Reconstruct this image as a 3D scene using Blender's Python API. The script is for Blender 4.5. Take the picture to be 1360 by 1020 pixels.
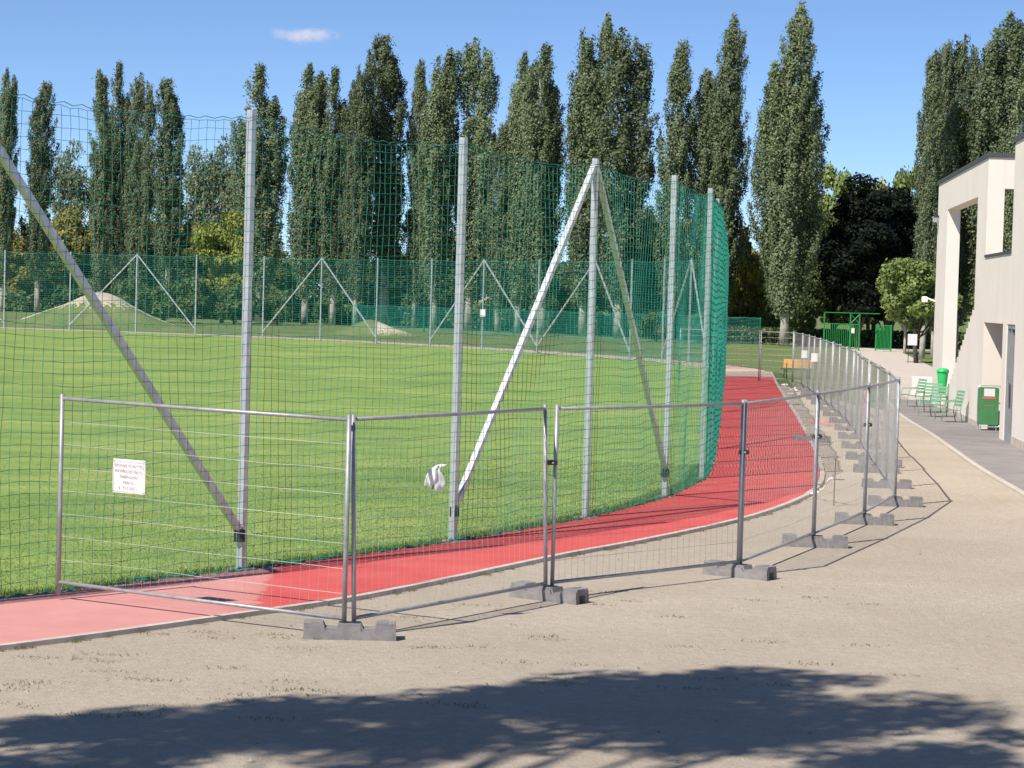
import bpy, bmesh, math, random
import numpy as np
from mathutils import Vector, Matrix

for o in list(bpy.data.objects): bpy.data.objects.remove(o)
scene = bpy.context.scene
COL = scene.collection
RNG = np.random.default_rng(7)
random.seed(7)

# ------------------------------------------------------------------ camera
cd = bpy.data.cameras.new('camera'); cam = bpy.data.objects.new('camera', cd); COL.objects.link(cam)
cd.sensor_width = 36.0; cd.lens = 3050.94 / 1360 * 36; cd.clip_start = 0.1; cd.clip_end = 6000
PIT, ROL = 0.03889, 0.028
fw = Vector((0, math.cos(PIT), -math.sin(PIT))); r0 = Vector((1, 0, 0)); u0 = r0.cross(fw)
rr = math.cos(ROL) * r0 + math.sin(ROL) * u0; uu = math.cos(ROL) * u0 - math.sin(ROL) * r0
M = Matrix((rr, uu, -fw)).transposed().to_4x4(); M.translation = Vector((0, 0, 3.186))
cam.matrix_world = M
scene.camera = cam

# ------------------------------------------------------------------ sky, sun, exposure
EL, AZ = math.radians(49.5), math.radians(42.0)          # shadows run towards azimuth AZ from +Y to +X
world = bpy.data.worlds.new('World'); scene.world = world; world.use_nodes = True
wn = world.node_tree.nodes; wl = world.node_tree.links
bg = wn['Background']; sky = wn.new('ShaderNodeTexSky'); sky.sky_type = 'NISHITA'
sky.sun_disc = False; sky.sun_elevation = EL; sky.sun_rotation = AZ + math.pi
sky.altitude = 1500; sky.air_density = 0.62; sky.dust_density = 0.0; sky.ozone_density = 5.2
wl.new(sky.outputs[0], bg.inputs[0]); bg.inputs[1].default_value = 0.118
sd = bpy.data.lights.new('sun', 'SUN'); sd.energy = 5.0; sd.angle = math.radians(0.53); sd.color = (1.0, 0.95, 0.87)
sun = bpy.data.objects.new('sun', sd); COL.objects.link(sun)
sdir = Vector((math.sin(AZ) * math.cos(EL), math.cos(AZ) * math.cos(EL), -math.sin(EL)))
sun.rotation_euler = sdir.to_track_quat('-Z', 'Y').to_euler()
scene.view_settings.view_transform = 'Standard'; scene.view_settings.look = 'None'
scene.view_settings.gamma = 1.0; scene.view_settings.exposure = 0.26
scene.view_settings.use_curve_mapping = False
scene.cycles.volume_bounces = 6

# ------------------------------------------------------------------ materials
def new_mat(name):
    m = bpy.data.materials.new(name); m.use_nodes = True
    nt = m.node_tree; return m, nt, nt.nodes, nt.links, nt.nodes['Principled BSDF']

def noise(nt, scale, detail=4, rough=0.6, coord='Object', stretch=None):
    tc = nt.nodes.new('ShaderNodeTexCoord'); n = nt.nodes.new('ShaderNodeTexNoise')
    n.inputs['Scale'].default_value = scale; n.inputs['Detail'].default_value = detail; n.inputs['Roughness'].default_value = rough
    if stretch:
        mp = nt.nodes.new('ShaderNodeMapping'); mp.inputs['Scale'].default_value = stretch
        nt.links.new(tc.outputs[coord], mp.inputs[0]); nt.links.new(mp.outputs[0], n.inputs[0])
    else: nt.links.new(tc.outputs[coord], n.inputs[0])
    return n.outputs[0]

def ramp(nt, src, stops):
    r = nt.nodes.new('ShaderNodeValToRGB'); e = r.color_ramp.elements
    while len(e) < len(stops): e.new(0.5)
    for el, (p, c) in zip(e, stops): el.position = p; el.color = (*c, 1)
    nt.links.new(src, r.inputs[0]); return r.outputs[0]

def mixc(nt, fac, a, b, mode='MIX'):
    m = nt.nodes.new('ShaderNodeMix'); m.data_type = 'RGBA'; m.blend_type = mode
    for s, v in ((0, fac), (6, a), (7, b)):
        if hasattr(v, 'is_linked') or hasattr(v, 'links'): nt.links.new(v, m.inputs[s])
        elif s == 0: m.inputs[0].default_value = v
        else: m.inputs[s].default_value = (*v, 1)
    return m.outputs[2]

def bump(nt, bsdf, src, strength, dist):
    b = nt.nodes.new('ShaderNodeBump'); b.inputs['Strength'].default_value = strength; b.inputs['Distance'].default_value = dist
    nt.links.new(src, b.inputs['Height']); nt.links.new(b.outputs[0], bsdf.inputs['Normal'])

def simple(name, col, rough=0.7, metal=0.0, var=0.12, scale=6.0, bmp=0.0, spec=0.5):
    m, nt, N, L, b = new_mat(name)
    n = noise(nt, scale, 5)
    lo = tuple(c * (1 - var) for c in col); hi = tuple(min(1, c * (1 + var)) for c in col)
    L.new(ramp(nt, n, [(0.3, lo), (0.7, hi)]), b.inputs['Base Color'])
    b.inputs['Roughness'].default_value = rough; b.inputs['Metallic'].default_value = metal
    b.inputs['Specular IOR Level'].default_value = spec
    if bmp: bump(nt, b, noise(nt, scale * 8, 4), bmp, 0.01)
    return m

def leaf_mat(name, cols, trans=0.22):
    m, nt, N, L, b = new_mat(name)
    g = N.new('ShaderNodeNewGeometry')
    c1 = ramp(nt, g.outputs['Random Per Island'], [(0.0, cols[0]), (0.55, cols[1]), (1.0, cols[2])])
    n = noise(nt, 0.45, 3)
    c2 = mixc(nt, ramp(nt, n, [(0.38, (0, 0, 0)), (0.66, (0.55, 0.55, 0.55))]), c1, cols[3])
    oi = N.new('ShaderNodeObjectInfo'); hs = N.new('ShaderNodeHueSaturation')
    mr = N.new('ShaderNodeMapRange'); mr.inputs[3].default_value = 0.78; mr.inputs[4].default_value = 1.22
    L.new(oi.outputs['Random'], mr.inputs[0]); L.new(mr.outputs[0], hs.inputs['Value']); L.new(c2, hs.inputs['Color'])
    c3 = hs.outputs[0]
    L.new(c3, b.inputs['Base Color']); b.inputs['Roughness'].default_value = 0.55
    b.inputs['Specular IOR Level'].default_value = 0.3 if trans > .1 else 0.08
    t = N.new('ShaderNodeBsdfTranslucent'); L.new(c3, t.inputs[0])
    mx = N.new('ShaderNodeMixShader'); mx.inputs[0].default_value = trans
    L.new(b.outputs[0], mx.inputs[1]); L.new(t.outputs[0], mx.inputs[2]); L.new(mx.outputs[0], N['Material Output'].inputs[0])
    return m

MAT = {}
def sand_mat():
    m, nt, N, L, b = new_mat('sand')
    a = ramp(nt, noise(nt, 0.35, 6, 0.65), [(0.3, (0.50, 0.42, 0.33)), (0.7, (0.60, 0.515, 0.415))])
    f = ramp(nt, noise(nt, 9, 6, 0.75), [(0.3, (0.62, 0.61, 0.6)), (0.62, (1.0, 1.0, 1.0))])
    c = mixc(nt, 0.5, a, f, 'MULTIPLY')
    s = ramp(nt, noise(nt, 55, 3, 0.7), [(0.28, (0.55, 0.53, 0.5)), (0.45, (1, 1, 1)), (0.66, (1, 1, 1)), (0.75, (1.25, 1.22, 1.15))])
    c = mixc(nt, 0.55, c, s, 'MULTIPLY')
    gy = ramp(nt, noise(nt, 0.09, 4, 0.55), [(0.35, (1.0, 1.0, 1.0)), (0.65, (0.87, 0.865, 0.86))])
    c = mixc(nt, 1.0, c, gy, 'MULTIPLY')
    st = ramp(nt, noise(nt, 1.6, 5, 0.7, stretch=(1, 0.35, 1)), [(0.56, (0, 0, 0)), (0.72, (0.4, 0.4, 0.4))])
    c = mixc(nt, st, c, (0.40, 0.345, 0.26))
    L.new(c, b.inputs['Base Color']); b.inputs['Roughness'].default_value = 0.95; b.inputs['Specular IOR Level'].default_value = 0.1
    ad = N.new('ShaderNodeMath'); ad.operation = 'ADD'
    L.new(noise(nt, 26, 7, 0.72), ad.inputs[0]); L.new(noise(nt, 4.5, 5, 0.65), ad.inputs[1])
    bump(nt, b, ad.outputs[0], 0.6, 0.06)
    return m
MAT['sand'] = sand_mat()

def grass_mat(name, c0, c1, c2, stripes=True):
    m, nt, N, L, b = new_mat(name)
    a = ramp(nt, noise(nt, 0.22, 5, 0.6), [(0.32, c0), (0.55, c1), (0.72, c2)])
    f = ramp(nt, noise(nt, 6, 6, 0.8, stretch=(1, 0.55, 1)), [(0.25, (0.6, 0.62, 0.55)), (0.7, (1.15, 1.12, 1.1))])
    c = mixc(nt, 0.8, a, f, 'MULTIPLY')
    if stripes:
        tc = N.new('ShaderNodeTexCoord'); w = N.new('ShaderNodeTexWave'); mp = N.new('ShaderNodeMapping')
        mp.inputs['Rotation'].default_value = (0, 0, math.radians(12)); L.new(tc.outputs['Object'], mp.inputs[0]); L.new(mp.outputs[0], w.inputs[0])
        w.bands_direction = 'Y'; w.inputs['Scale'].default_value = 0.16; w.inputs['Distortion'].default_value = 2.0; w.inputs['Detail'].default_value = 3
        s = ramp(nt, w.outputs[0], [(0.3, (0.88, 0.92, 0.88)), (0.7, (1.05, 1.03, 1.0))])
        c = mixc(nt, 0.9, c, s, 'MULTIPLY')
        dr = ramp(nt, noise(nt, 0.7, 6, 0.7, stretch=(1, 0.6, 1)), [(0.56, (0, 0, 0)), (0.70, (0.4, 0.4, 0.4))])
        c = mixc(nt, dr, c, (0.36, 0.36, 0.13))                   # thin, drier patches
    L.new(c, b.inputs['Base Color']); b.inputs['Roughness'].default_value = 0.8; b.inputs['Specular IOR Level'].default_value = 0.2
    bump(nt, b, noise(nt, 40, 5, 0.8), 0.35, 0.03)
    return m
MAT['field'] = grass_mat('field_grass', (0.185, 0.285, 0.075), (0.26, 0.36, 0.095), (0.34, 0.41, 0.125))
MAT['lawn'] = grass_mat('lawn_grass', (0.12, 0.165, 0.06), (0.17, 0.215, 0.08), (0.26, 0.26, 0.12), False)

def track_mat():
    m, nt, N, L, b = new_mat('track')
    red = ramp(nt, noise(nt, 1.2, 6, 0.7), [(0.3, (0.54, 0.08, 0.075)), (0.7, (0.62, 0.11, 0.10))])
    pink = ramp(nt, noise(nt, 1.5, 5, 0.6), [(0.3, (0.57, 0.25, 0.225)), (0.7, (0.64, 0.30, 0.27))])
    tc = N.new('ShaderNodeTexCoord'); sp = N.new('ShaderNodeSeparateXYZ'); L.new(tc.outputs['Object'], sp.inputs[0])
    # pale first coat south-west of a ragged line (x + 0.55 y), the same far round the bend
    def lin(a, bb, c):
        m1 = N.new('ShaderNodeMath'); m1.operation = 'MULTIPLY'; L.new(sp.outputs[0], m1.inputs[0]); m1.inputs[1].default_value = a
        m2 = N.new('ShaderNodeMath'); m2.operation = 'MULTIPLY_ADD'; L.new(sp.outputs[1], m2.inputs[0]); m2.inputs[1].default_value = bb; m2.inputs[2].default_value = c
        m3 = N.new('ShaderNodeMath'); m3.operation = 'ADD'; L.new(m1.outputs[0], m3.inputs[0]); L.new(m2.outputs[0], m3.inputs[1]); return m3.outputs[0]
    nz = noise(nt, 5, 5, 0.7)
    def ragged(v, amt):
        q = N.new('ShaderNodeMath'); q.operation = 'MULTIPLY_ADD'; L.new(nz, q.inputs[0]); q.inputs[1].default_value = amt; L.new(v, q.inputs[2]); return q.outputs[0]
    f1 = ramp(nt, ragged(lin(-1.0, -0.04, -1.79), 0.5), [(0.0, (0, 0, 0)), (0.07, (0.75, 0.75, 0.75)), (0.4, (1, 1, 1))])
    f2 = ramp(nt, ragged(lin(0.0, 0.5, -48.4), 0.6), [(0.1, (0, 0, 0)), (0.3, (1, 1, 1))])
    c = mixc(nt, f1, red, pink); c = mixc(nt, f2, c, (0.56, 0.42, 0.32))
    d = ramp(nt, noise(nt, 0.8, 5, 0.7), [(0.5, (0, 0, 0)), (0.8, (0.22, 0.22, 0.22))])
    c = mixc(nt, d, c, (0.62, 0.30, 0.25))
    sc_ = ramp(nt, noise(nt, 2.2, 6, 0.75, stretch=(1, 0.5, 1)), [(0.62, (0, 0, 0)), (0.72, (0.35, 0.35, 0.35))])
    c = mixc(nt, sc_, c, (0.40, 0.22, 0.18))                      # trodden-in dust and scuffs
    L.new(c, b.inputs['Base Color']); b.inputs['Roughness'].default_value = 0.85; b.inputs['Specular IOR Level'].default_value = 0.25
    bump(nt, b, noise(nt, 90, 3, 0.8), 0.3, 0.01)
    return m
MAT['track'] = track_mat()
MAT['concrete'] = simple('concrete', (0.55, 0.47, 0.40), 0.9, var=0.2, scale=5, bmp=0.3, spec=0.2)
MAT['path'] = simple('path_gravel', (0.56, 0.49, 0.41), 0.95, var=0.12, scale=1.5, bmp=0.3, spec=0.1)
MAT['asphalt'] = simple('pavement_asphalt', (0.26, 0.235, 0.225), 0.9, var=0.14, scale=1.2, bmp=0.3, spec=0.2)
MAT['line'] = simple('pale_line', (0.50, 0.445, 0.385), 0.9, var=0.15, scale=4)
def galv():
    m, nt, N, L, b = new_mat('galvanised')
    L.new(ramp(nt, noise(nt, 14, 5, 0.7, stretch=(1, 1, 0.35)), [(0.3, (0.44, 0.46, 0.47)), (0.7, (0.66, 0.68, 0.69))]), b.inputs['Base Color'])
    b.inputs['Metallic'].default_value = 0.55; b.inputs['Roughness'].default_value = 0.42
    return m
MAT['galv'] = galv()
MAT['tube'] = simple('fence_tube', (0.36, 0.36, 0.37), 0.5, 0.35, 0.2, 9)
MAT['wire'] = simple('fence_wire', (0.38, 0.38, 0.36), 0.5, 0.4, 0.15, 9)
MAT['cord'] = simple('net_cord', (0.010, 0.215, 0.155), 0.7, 0, 0.25, 3)
MAT['foot'] = simple('rubber_concrete', (0.25, 0.235, 0.23), 0.9, 0, 0.22, 9, 0.4, 0.2)
MAT['dark_metal'] = simple('dark_bracket', (0.05, 0.05, 0.05), 0.5, 0.3, 0.2, 9)
MAT['paper'] = simple('paper', (0.82, 0.79, 0.78), 0.7, 0, 0.04, 3)
MAT['ink'] = simple('ink', (0.24, 0.20, 0.21), 0.8, 0, 0.3, 20)
MAT['plastic_white'] = simple('white_plastic', (0.84, 0.81, 0.77), 0.45, 0, 0.05, 5)
MAT['grey_stripe'] = simple('grey_stripe', (0.33, 0.31, 0.33), 0.6, 0, 0.1, 5)
MAT['tape_red'] = simple('tape_red', (0.75, 0.22, 0.24), 0.5, 0, 0.1, 5)
def render_mat():
    m, nt, N, L, b = new_mat('wall_render')
    a = ramp(nt, noise(nt, 0.6, 5, 0.6), [(0.3, (0.775, 0.70, 0.62)), (0.7, (0.84, 0.765, 0.685))])
    k = ramp(nt, noise(nt, 1.6, 6, 0.7, stretch=(1, 1, 0.07)), [(0.5, (1, 1, 1)), (0.8, (0.93, 0.925, 0.915))])   # faint rain streaks
    L.new(mixc(nt, 0.8, a, k, 'MULTIPLY'), b.inputs['Base Color']); b.inputs['Roughness'].default_value = 0.92; b.inputs['Specular IOR Level'].default_value = 0.12
    bump(nt, b, noise(nt, 60, 4, 0.7), 0.15, 0.006)
    return m
MAT['render'] = render_mat()
MAT['coping'] = simple('roof_coping', (0.075, 0.08, 0.085), 0.6, 0.2, 0.2, 3)
MAT['alu'] = simple('aluminium_frame', (0.42, 0.43, 0.45), 0.4, 0.5, 0.1, 5)
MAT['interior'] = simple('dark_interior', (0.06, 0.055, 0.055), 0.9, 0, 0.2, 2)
MAT['green_paint'] = simple('green_paint', (0.075, 0.25, 0.095), 0.45, 0, 0.1, 4)
MAT['green_bright'] = simple('bright_green_plastic', (0.03, 0.52, 0.14), 0.4, 0, 0.06, 4)
MAT['green_gate'] = simple('gate_green', (0.02, 0.26, 0.06), 0.45, 0, 0.1, 4)
MAT['green_chair'] = simple('chair_green', (0.15, 0.33, 0.20), 0.5, 0, 0.15, 6)
MAT['seat_dark'] = simple('dark_seat', (0.07, 0.08, 0.07), 0.5, 0, 0.15, 6)
MAT['red_print'] = simple('red_print', (0.6, 0.16, 0.12), 0.6, 0, 0.1, 6)
MAT['yellow'] = simple('yellow_paint', (0.7, 0.55, 0.08), 0.5, 0, 0.1, 6)
MAT['bench_wood'] = simple('bench_boards', (0.66, 0.36, 0.09), 0.6, 0, 0.15, 5)
MAT['bark_pale'] = simple('poplar_bark', (0.45, 0.40, 0.34), 0.95, 0, 0.35, 2.5, 0.5, 0.1)
MAT['bark_dark'] = simple('dark_bark', (0.09, 0.075, 0.06), 0.95, 0, 0.3, 3, 0.5, 0.1)
MAT['earth'] = simple('bare_earth', (0.50, 0.43, 0.34), 0.95, 0, 0.2, 0.6, 0.5, 0.1)
MAT['stone'] = simple('pebble', (0.40, 0.355, 0.30), 0.9, 0, 0.3, 8)
MAT['red_wall'] = simple('brick_red_paint', (0.32, 0.10, 0.07), 0.8, 0, 0.15, 4)
MAT['rust'] = simple('rusty_steel', (0.16, 0.09, 0.06), 0.8, 0.2, 0.3, 8)
MAT['poplar'] = leaf_mat('poplar_leaves', [(0.115, 0.15, 0.072), (0.175, 0.216, 0.106), (0.26, 0.30, 0.16), (0.12, 0.156, 0.076)])
MAT['broad'] = leaf_mat('broad_leaves', [(0.075, 0.11, 0.035), (0.12, 0.16, 0.05), (0.18, 0.22, 0.08), (0.075, 0.115, 0.035)])
MAT['lime'] = leaf_mat('light_leaves', [(0.155, 0.21, 0.055), (0.23, 0.295, 0.085), (0.33, 0.385, 0.13), (0.165, 0.225, 0.06)])
MAT['yellow_leaf'] = leaf_mat('yellow_leaves', [(0.22, 0.21, 0.05), (0.33, 0.295, 0.075), (0.44, 0.37, 0.11), (0.22, 0.23, 0.055)])
MAT['sunny_leaf'] = leaf_mat('sunny_leaves', [(0.24, 0.27, 0.045), (0.33, 0.36, 0.065), (0.42, 0.44, 0.10), (0.24, 0.29, 0.05)])
MAT['pale_leaf'] = leaf_mat('pale_leaves', [(0.16, 0.19, 0.10), (0.22, 0.255, 0.14), (0.28, 0.31, 0.17), (0.17, 0.20, 0.10)])
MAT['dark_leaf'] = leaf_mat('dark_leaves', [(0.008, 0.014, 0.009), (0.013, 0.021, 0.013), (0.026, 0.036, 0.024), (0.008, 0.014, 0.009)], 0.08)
MAT['turf'] = leaf_mat('turf_blades', [(0.12, 0.195, 0.045), (0.165, 0.25, 0.06), (0.23, 0.30, 0.09), (0.13, 0.20, 0.05)])
MAT['tuft'] = leaf_mat('grass_blades', [(0.06, 0.11, 0.02), (0.10, 0.16, 0.035), (0.16, 0.21, 0.06), (0.07, 0.12, 0.03)])
MAT['dry'] = leaf_mat('dry_grass', [(0.22, 0.19, 0.09), (0.24, 0.22, 0.10), (0.30, 0.27, 0.14), (0.15, 0.17, 0.06)])

# ------------------------------------------------------------------ mesh helpers
def mesh_np(name, V, F4=None, F3=None):
    V = np.asarray(V, np.float32).reshape(-1, 3); me = bpy.data.meshes.new(name)
    parts = []; tot = []
    if F4 is not None and len(F4): parts.append(np.asarray(F4, np.int32).ravel()); tot.append(np.full(len(F4), 4, np.int32))
    if F3 is not None and len(F3): parts.append(np.asarray(F3, np.int32).ravel()); tot.append(np.full(len(F3), 3, np.int32))
    loops = np.concatenate(parts); tot = np.concatenate(tot)
    me.vertices.add(len(V)); me.vertices.foreach_set('co', V.ravel())
    me.loops.add(len(loops)); me.loops.foreach_set('vertex_index', loops)
    me.polygons.add(len(tot)); st = np.concatenate([[0], np.cumsum(tot)[:-1]]).astype(np.int32)
    me.polygons.foreach_set('loop_start', st); me.polygons.foreach_set('loop_total', tot)
    me.polygons.foreach_set('use_smooth', np.zeros(len(tot), bool))
    me.update(calc_edges=True); return me

class MB:
    def __init__(s): s.v = []; s.q = []; s.t = []; s.n = 0
    def add(s, V, Q=(), T=()):
        V = np.asarray(V, float).reshape(-1, 3); s.v.append(V)
        if len(Q): s.q.append(np.asarray(Q, int).reshape(-1, 4) + s.n)
        if len(T): s.t.append(np.asarray(T, int).reshape(-1, 3) + s.n)
        s.n += len(V); return s
    def box(s, a, b, bev=0.0):
        x0, y0, z0 = a; x1, y1, z1 = b
        if bev:                                       # chamfered upper edges
            V = [(x0, y0, z0), (x1, y0, z0), (x1, y1, z0), (x0, y1, z0), (x0, y0, z1 - bev), (x1, y0, z1 - bev), (x1, y1, z1 - bev), (x0, y1, z1 - bev),
                 (x0 + bev, y0 + bev, z1), (x1 - bev, y0 + bev, z1), (x1 - bev, y1 - bev, z1), (x0 + bev, y1 - bev, z1)]
            Q = [(3, 2, 1, 0), (0, 1, 5, 4), (1, 2, 6, 5), (2, 3, 7, 6), (3, 0, 4, 7), (4, 5, 9, 8), (5, 6, 10, 9), (6, 7, 11, 10), (7, 4, 8, 11), (8, 9, 10, 11)]
            return s.add(V, Q)
        V = [(x0, y0, z0), (x1, y0, z0), (x1, y1, z0), (x0, y1, z0), (x0, y0, z1), (x1, y0, z1), (x1, y1, z1), (x0, y1, z1)]
        return s.add(V, [(3, 2, 1, 0), (4, 5, 6, 7), (0, 1, 5, 4), (1, 2, 6, 5), (2, 3, 7, 6), (3, 0, 4, 7)])
    def tube(s, pts, r, n=8, caps=True, phase=0.0):
        P = np.asarray(pts, float); k = len(P); R = np.full(k, r) if np.isscalar(r) else np.asarray(r, float)
        T = np.gradient(P, axis=0); T /= np.linalg.norm(T, axis=1)[:, None] + 1e-12
        ref = np.array([0, 0, 1.0]) if abs(T[:, 2]).mean() < 0.9 else np.array([0, 1.0, 0])
        A = np.cross(T, ref); A /= np.linalg.norm(A, axis=1)[:, None]; B = np.cross(T, A)
        an = np.arange(n) * 2 * math.pi / n + phase
        V = P[:, None] + R[:, None, None] * (np.cos(an)[None, :, None] * A[:, None] + np.sin(an)[None, :, None] * B[:, None])
        Q = [(i * n + j, i * n + (j + 1) % n, (i + 1) * n + (j + 1) % n, (i + 1) * n + j) for i in range(k - 1) for j in range(n)]
        V = V.reshape(-1, 3); Tt = []
        if caps:
            V = np.vstack([V, P[0], P[-1]]); c0 = k * n; c1 = c0 + 1
            for j in range(n):
                Tt.append((c0, (j + 1) % n, j)); Tt.append((c1, (k - 1) * n + j, (k - 1) * n + (j + 1) % n))
        return s.add(V, Q, Tt)
    def square(s, a, b, w, d=None):
        """square tube from a to b"""
        return s.tube([a, b], w / math.sqrt(2), 4, True, math.pi / 4)
    def prism(s, poly, axis_fn, t0, t1):
        """closed polygon (2D list, convex or not) extruded; axis_fn(u, v, t) -> xyz"""
        bm = bmesh.new()
        lo = [bm.verts.new(axis_fn(u, v, t0)) for u, v in poly]; hi = [bm.verts.new(axis_fn(u, v, t1)) for u, v in poly]
        f1 = bm.faces.new(lo); f2 = bm.faces.new(hi)
        n = len(poly)
        for i in range(n): bm.faces.new((lo[i], lo[(i + 1) % n], hi[(i + 1) % n], hi[i]))
        bmesh.ops.recalc_face_normals(bm, faces=bm.faces)
        bmesh.ops.triangulate(bm, faces=bm.faces)
        bm.verts.index_update()
        V = [v.co[:] for v in bm.verts]; T = [[v.index for v in f.verts] for f in bm.faces]; bm.free()
        return s.add(V, (), T)
    def mesh(s, name):
        return mesh_np(name, np.vstack(s.v), np.vstack(s.q) if s.q else None, np.vstack(s.t) if s.t else None)
    def build(s, name, mat, parent=None, smooth=False):
        return obj(name, s.mesh(name), mat, parent, smooth)

def obj(name, me, mat, parent=None, smooth=False):
    if mat and not me.materials: me.materials.append(MAT[mat])
    if smooth: me.polygons.foreach_set('use_smooth', np.ones(len(me.polygons), bool))
    o = bpy.data.objects.new(name, me); COL.objects.link(o)
    if parent: o.parent = parent
    return o
def tag(o, label, cat, group=None):
    o['label'] = label; o['category'] = cat
    if group: o['group'] = group
    return o
def empty(name, loc, rz=0.0, label=None, cat=None, group=None):
    o = bpy.data.objects.new(name, None); COL.objects.link(o); o.location = loc; o.rotation_euler = (0, 0, rz); o.empty_display_size = 0.2
    if label: tag(o, label, cat, group)
    return o
def kind(o, k): o['kind'] = k; return o
def copy_thing(root, loc=None, rz=None, scale=None):
    c = root.copy(); COL.objects.link(c)
    if loc is not None: c.location = loc
    if rz is not None: c.rotation_euler = (0, 0, rz)
    if scale is not None: c.scale = scale
    for ch in list(root.children):
        d = ch.copy(); COL.objects.link(d); d.parent = c
        for g in list(ch.children):
            e = g.copy(); COL.objects.link(e); e.parent = d
    return c

def sheet(name, poly, z, mat):
    bm = bmesh.new(); vs = [bm.verts.new((x, y, z)) for x, y in poly]; f = bm.faces.new(vs)
    bmesh.ops.recalc_face_normals(bm, faces=[f])
    if f.normal.z < 0: f.normal_flip()
    bmesh.ops.triangulate(bm, faces=bm.faces)
    me = bpy.data.meshes.new(name); bm.to_mesh(me); bm.free()
    return kind(obj(name, me, mat), 'structure')

def resample(P, step):
    P = np.asarray(P, float); d = np.r_[0, np.cumsum(np.linalg.norm(np.diff(P, axis=0), axis=1))]
    n = max(2, int(round(d[-1] / step)) + 1); t = np.linspace(0, d[-1], n)
    return np.c_[np.interp(t, d, P[:, 0]), np.interp(t, d, P[:, 1])]
def smooth_path(P, step):
    """Catmull-Rom through the points"""
    P = np.asarray(P, float); Q = np.vstack([2 * P[0] - P[1], P, 2 * P[-1] - P[-2]]); out = []
    for i in range(1, len(Q) - 2):
        for t in np.linspace(0, 1, 12, endpoint=False):
            a, b, c, d = Q[i - 1], Q[i], Q[i + 1], Q[i + 2]
            out.append(0.5 * (2 * b + (c - a) * t + (2 * a - 5 * b + 4 * c - d) * t * t + (3 * b - a - 3 * c + d) * t ** 3))
    out.append(P[-1]); return resample(out, step)

# ------------------------------------------------------------------ the ground, field, track
INNER = [(-8.2, 18.6), (-6.6, 20.7), (-5.03, 22.75), (-4.05, 24.02), (-2.97, 25.58), (-1.91, 27.16), (-0.7, 29.12), (0.26, 30.97), (1.1, 32.77), (1.85, 34.6), (2.49, 36.61), (3.04, 38.8), (3.39, 40.5), (3.8, 43.9), (4.24, 48.24), (5.41, 60.31), (7.31, 80.35), (9.0, 98.2)]
FAR = [(9.15, 102.5), (8.94, 105.6), (8.34, 109.04), (7.33, 112.86), (5.93, 116.65), (4.19, 120.45), (1.31, 124.98), (-1.76, 129.92), (-4.83, 133.61), (-8.21, 137.36), (-11.87, 141.2), (-15.67, 143.6), (-20.25, 146.2), (-24.33, 147.95), (-28.83, 149.16), (-33.38, 150.46), (-38.3, 151.3), (-43.3, 152.0)]
OUTER = [(-7.6, 15.9), (-6.0, 17.8), (-4.36, 19.76), (-3.51, 20.85), (-2.56, 22.17), (-1.64, 23.46), (-0.61, 25.44), (0.52, 27.75), (1.95, 30.36), (3.41, 33.43), (4.39, 36.14), (5.03, 38.41), (5.52, 40.9), (5.9, 43.68), (6.5, 49.17), (7.69, 61.46), (8.73, 72.8), (10.24, 89.25), (11.0, 97.0), (11.6, 103.5)]
OUTER_FAR = [(11.4, 107.5), (10.6, 111.5), (9.5, 115.5), (8.0, 119.5), (6.2, 123.5), (3.2, 128.3), (0.1, 133.3), (-3.2, 137.2), (-6.7, 141.2), (-10.6, 144.9), (-14.8, 147.4), (-19.4, 150.0), (-23.8, 151.8), (-28.5, 153.0), (-33.2, 154.3), (-38.0, 155.2), (-43.3, 156.0)]

g = MB(); NS = 40
sheet('ground', [(-2500, -300), (2500, -300), (2500, 5000), (-2500, 5000)], 0.0, 'sand')
inner = smooth_path(INNER + FAR, 1.0); outer = smooth_path(OUTER + OUTER_FAR, 1.0)
sheet('lawn', [(10.45, 84.5), (10.7, 76), (11.3, 69), (13.1, 79.5), (18.6, 114.6), (22.2, 147.7), (23.4, 158), (24, 162), (30, 176), (120, 180), (400, 400), (400, 900), (-500, 900), (-500, 157), (-43.3, 156)] + [tuple(p) for p in outer[::-1] if p[1] > 90], 0.004, 'lawn')
kind(bpy.data.objects['lawn'], 'structure')
o = sheet('side_lawn', [(17.2, 86), (21.6, 117), (25.8, 151), (27.2, 160), (34, 171), (120, 172), (120, 70), (40, 70), (24, 78)], 0.004, 'lawn')
sheet('path', [(13.3, 76.5), (13.9, 81.57), (18.6, 114.6), (22.2, 147.7), (23.4, 158), (24.5, 175), (28.5, 175), (27.2, 160), (25.8, 151), (21.6, 117), (17.2, 86), (16.5, 79.0)], 0.008, 'path')
sheet('field', [tuple(p) for p in inner] + [(-70, 153.5), (-70, 15), (-10.5, 15.6)], 0.028, 'field')
# track as a strip between the two edges
ni = resample(inner, 0.8); no = outer; n = 260
def even(P, n):
    d = np.r_[0, np.cumsum(np.linalg.norm(np.diff(P, axis=0), axis=1))]; t = np.linspace(0, d[-1], n)
    return np.c_[np.interp(t, d, P[:, 0]), np.interp(t, d, P[:, 1])]
ki = [len(smooth_path(INNER, 1.0)), len(smooth_path(OUTER, 1.0))]
A = np.vstack([even(smooth_path(INNER, .5), 160), even(smooth_path(FAR, .5), 100)]); B = np.vstack([even(smooth_path(OUTER, .5), 160), even(smooth_path(OUTER_FAR, .5), 100)])
V = np.vstack([np.c_[A, np.full(n, 0.034)], np.c_[B, np.full(n, 0.034)]])
kind(obj('running_track', mesh_np('running_track', V, [(n + i, n + i + 1, i + 1, i) for i in range(n - 1)]), 'track'), 'structure')
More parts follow.
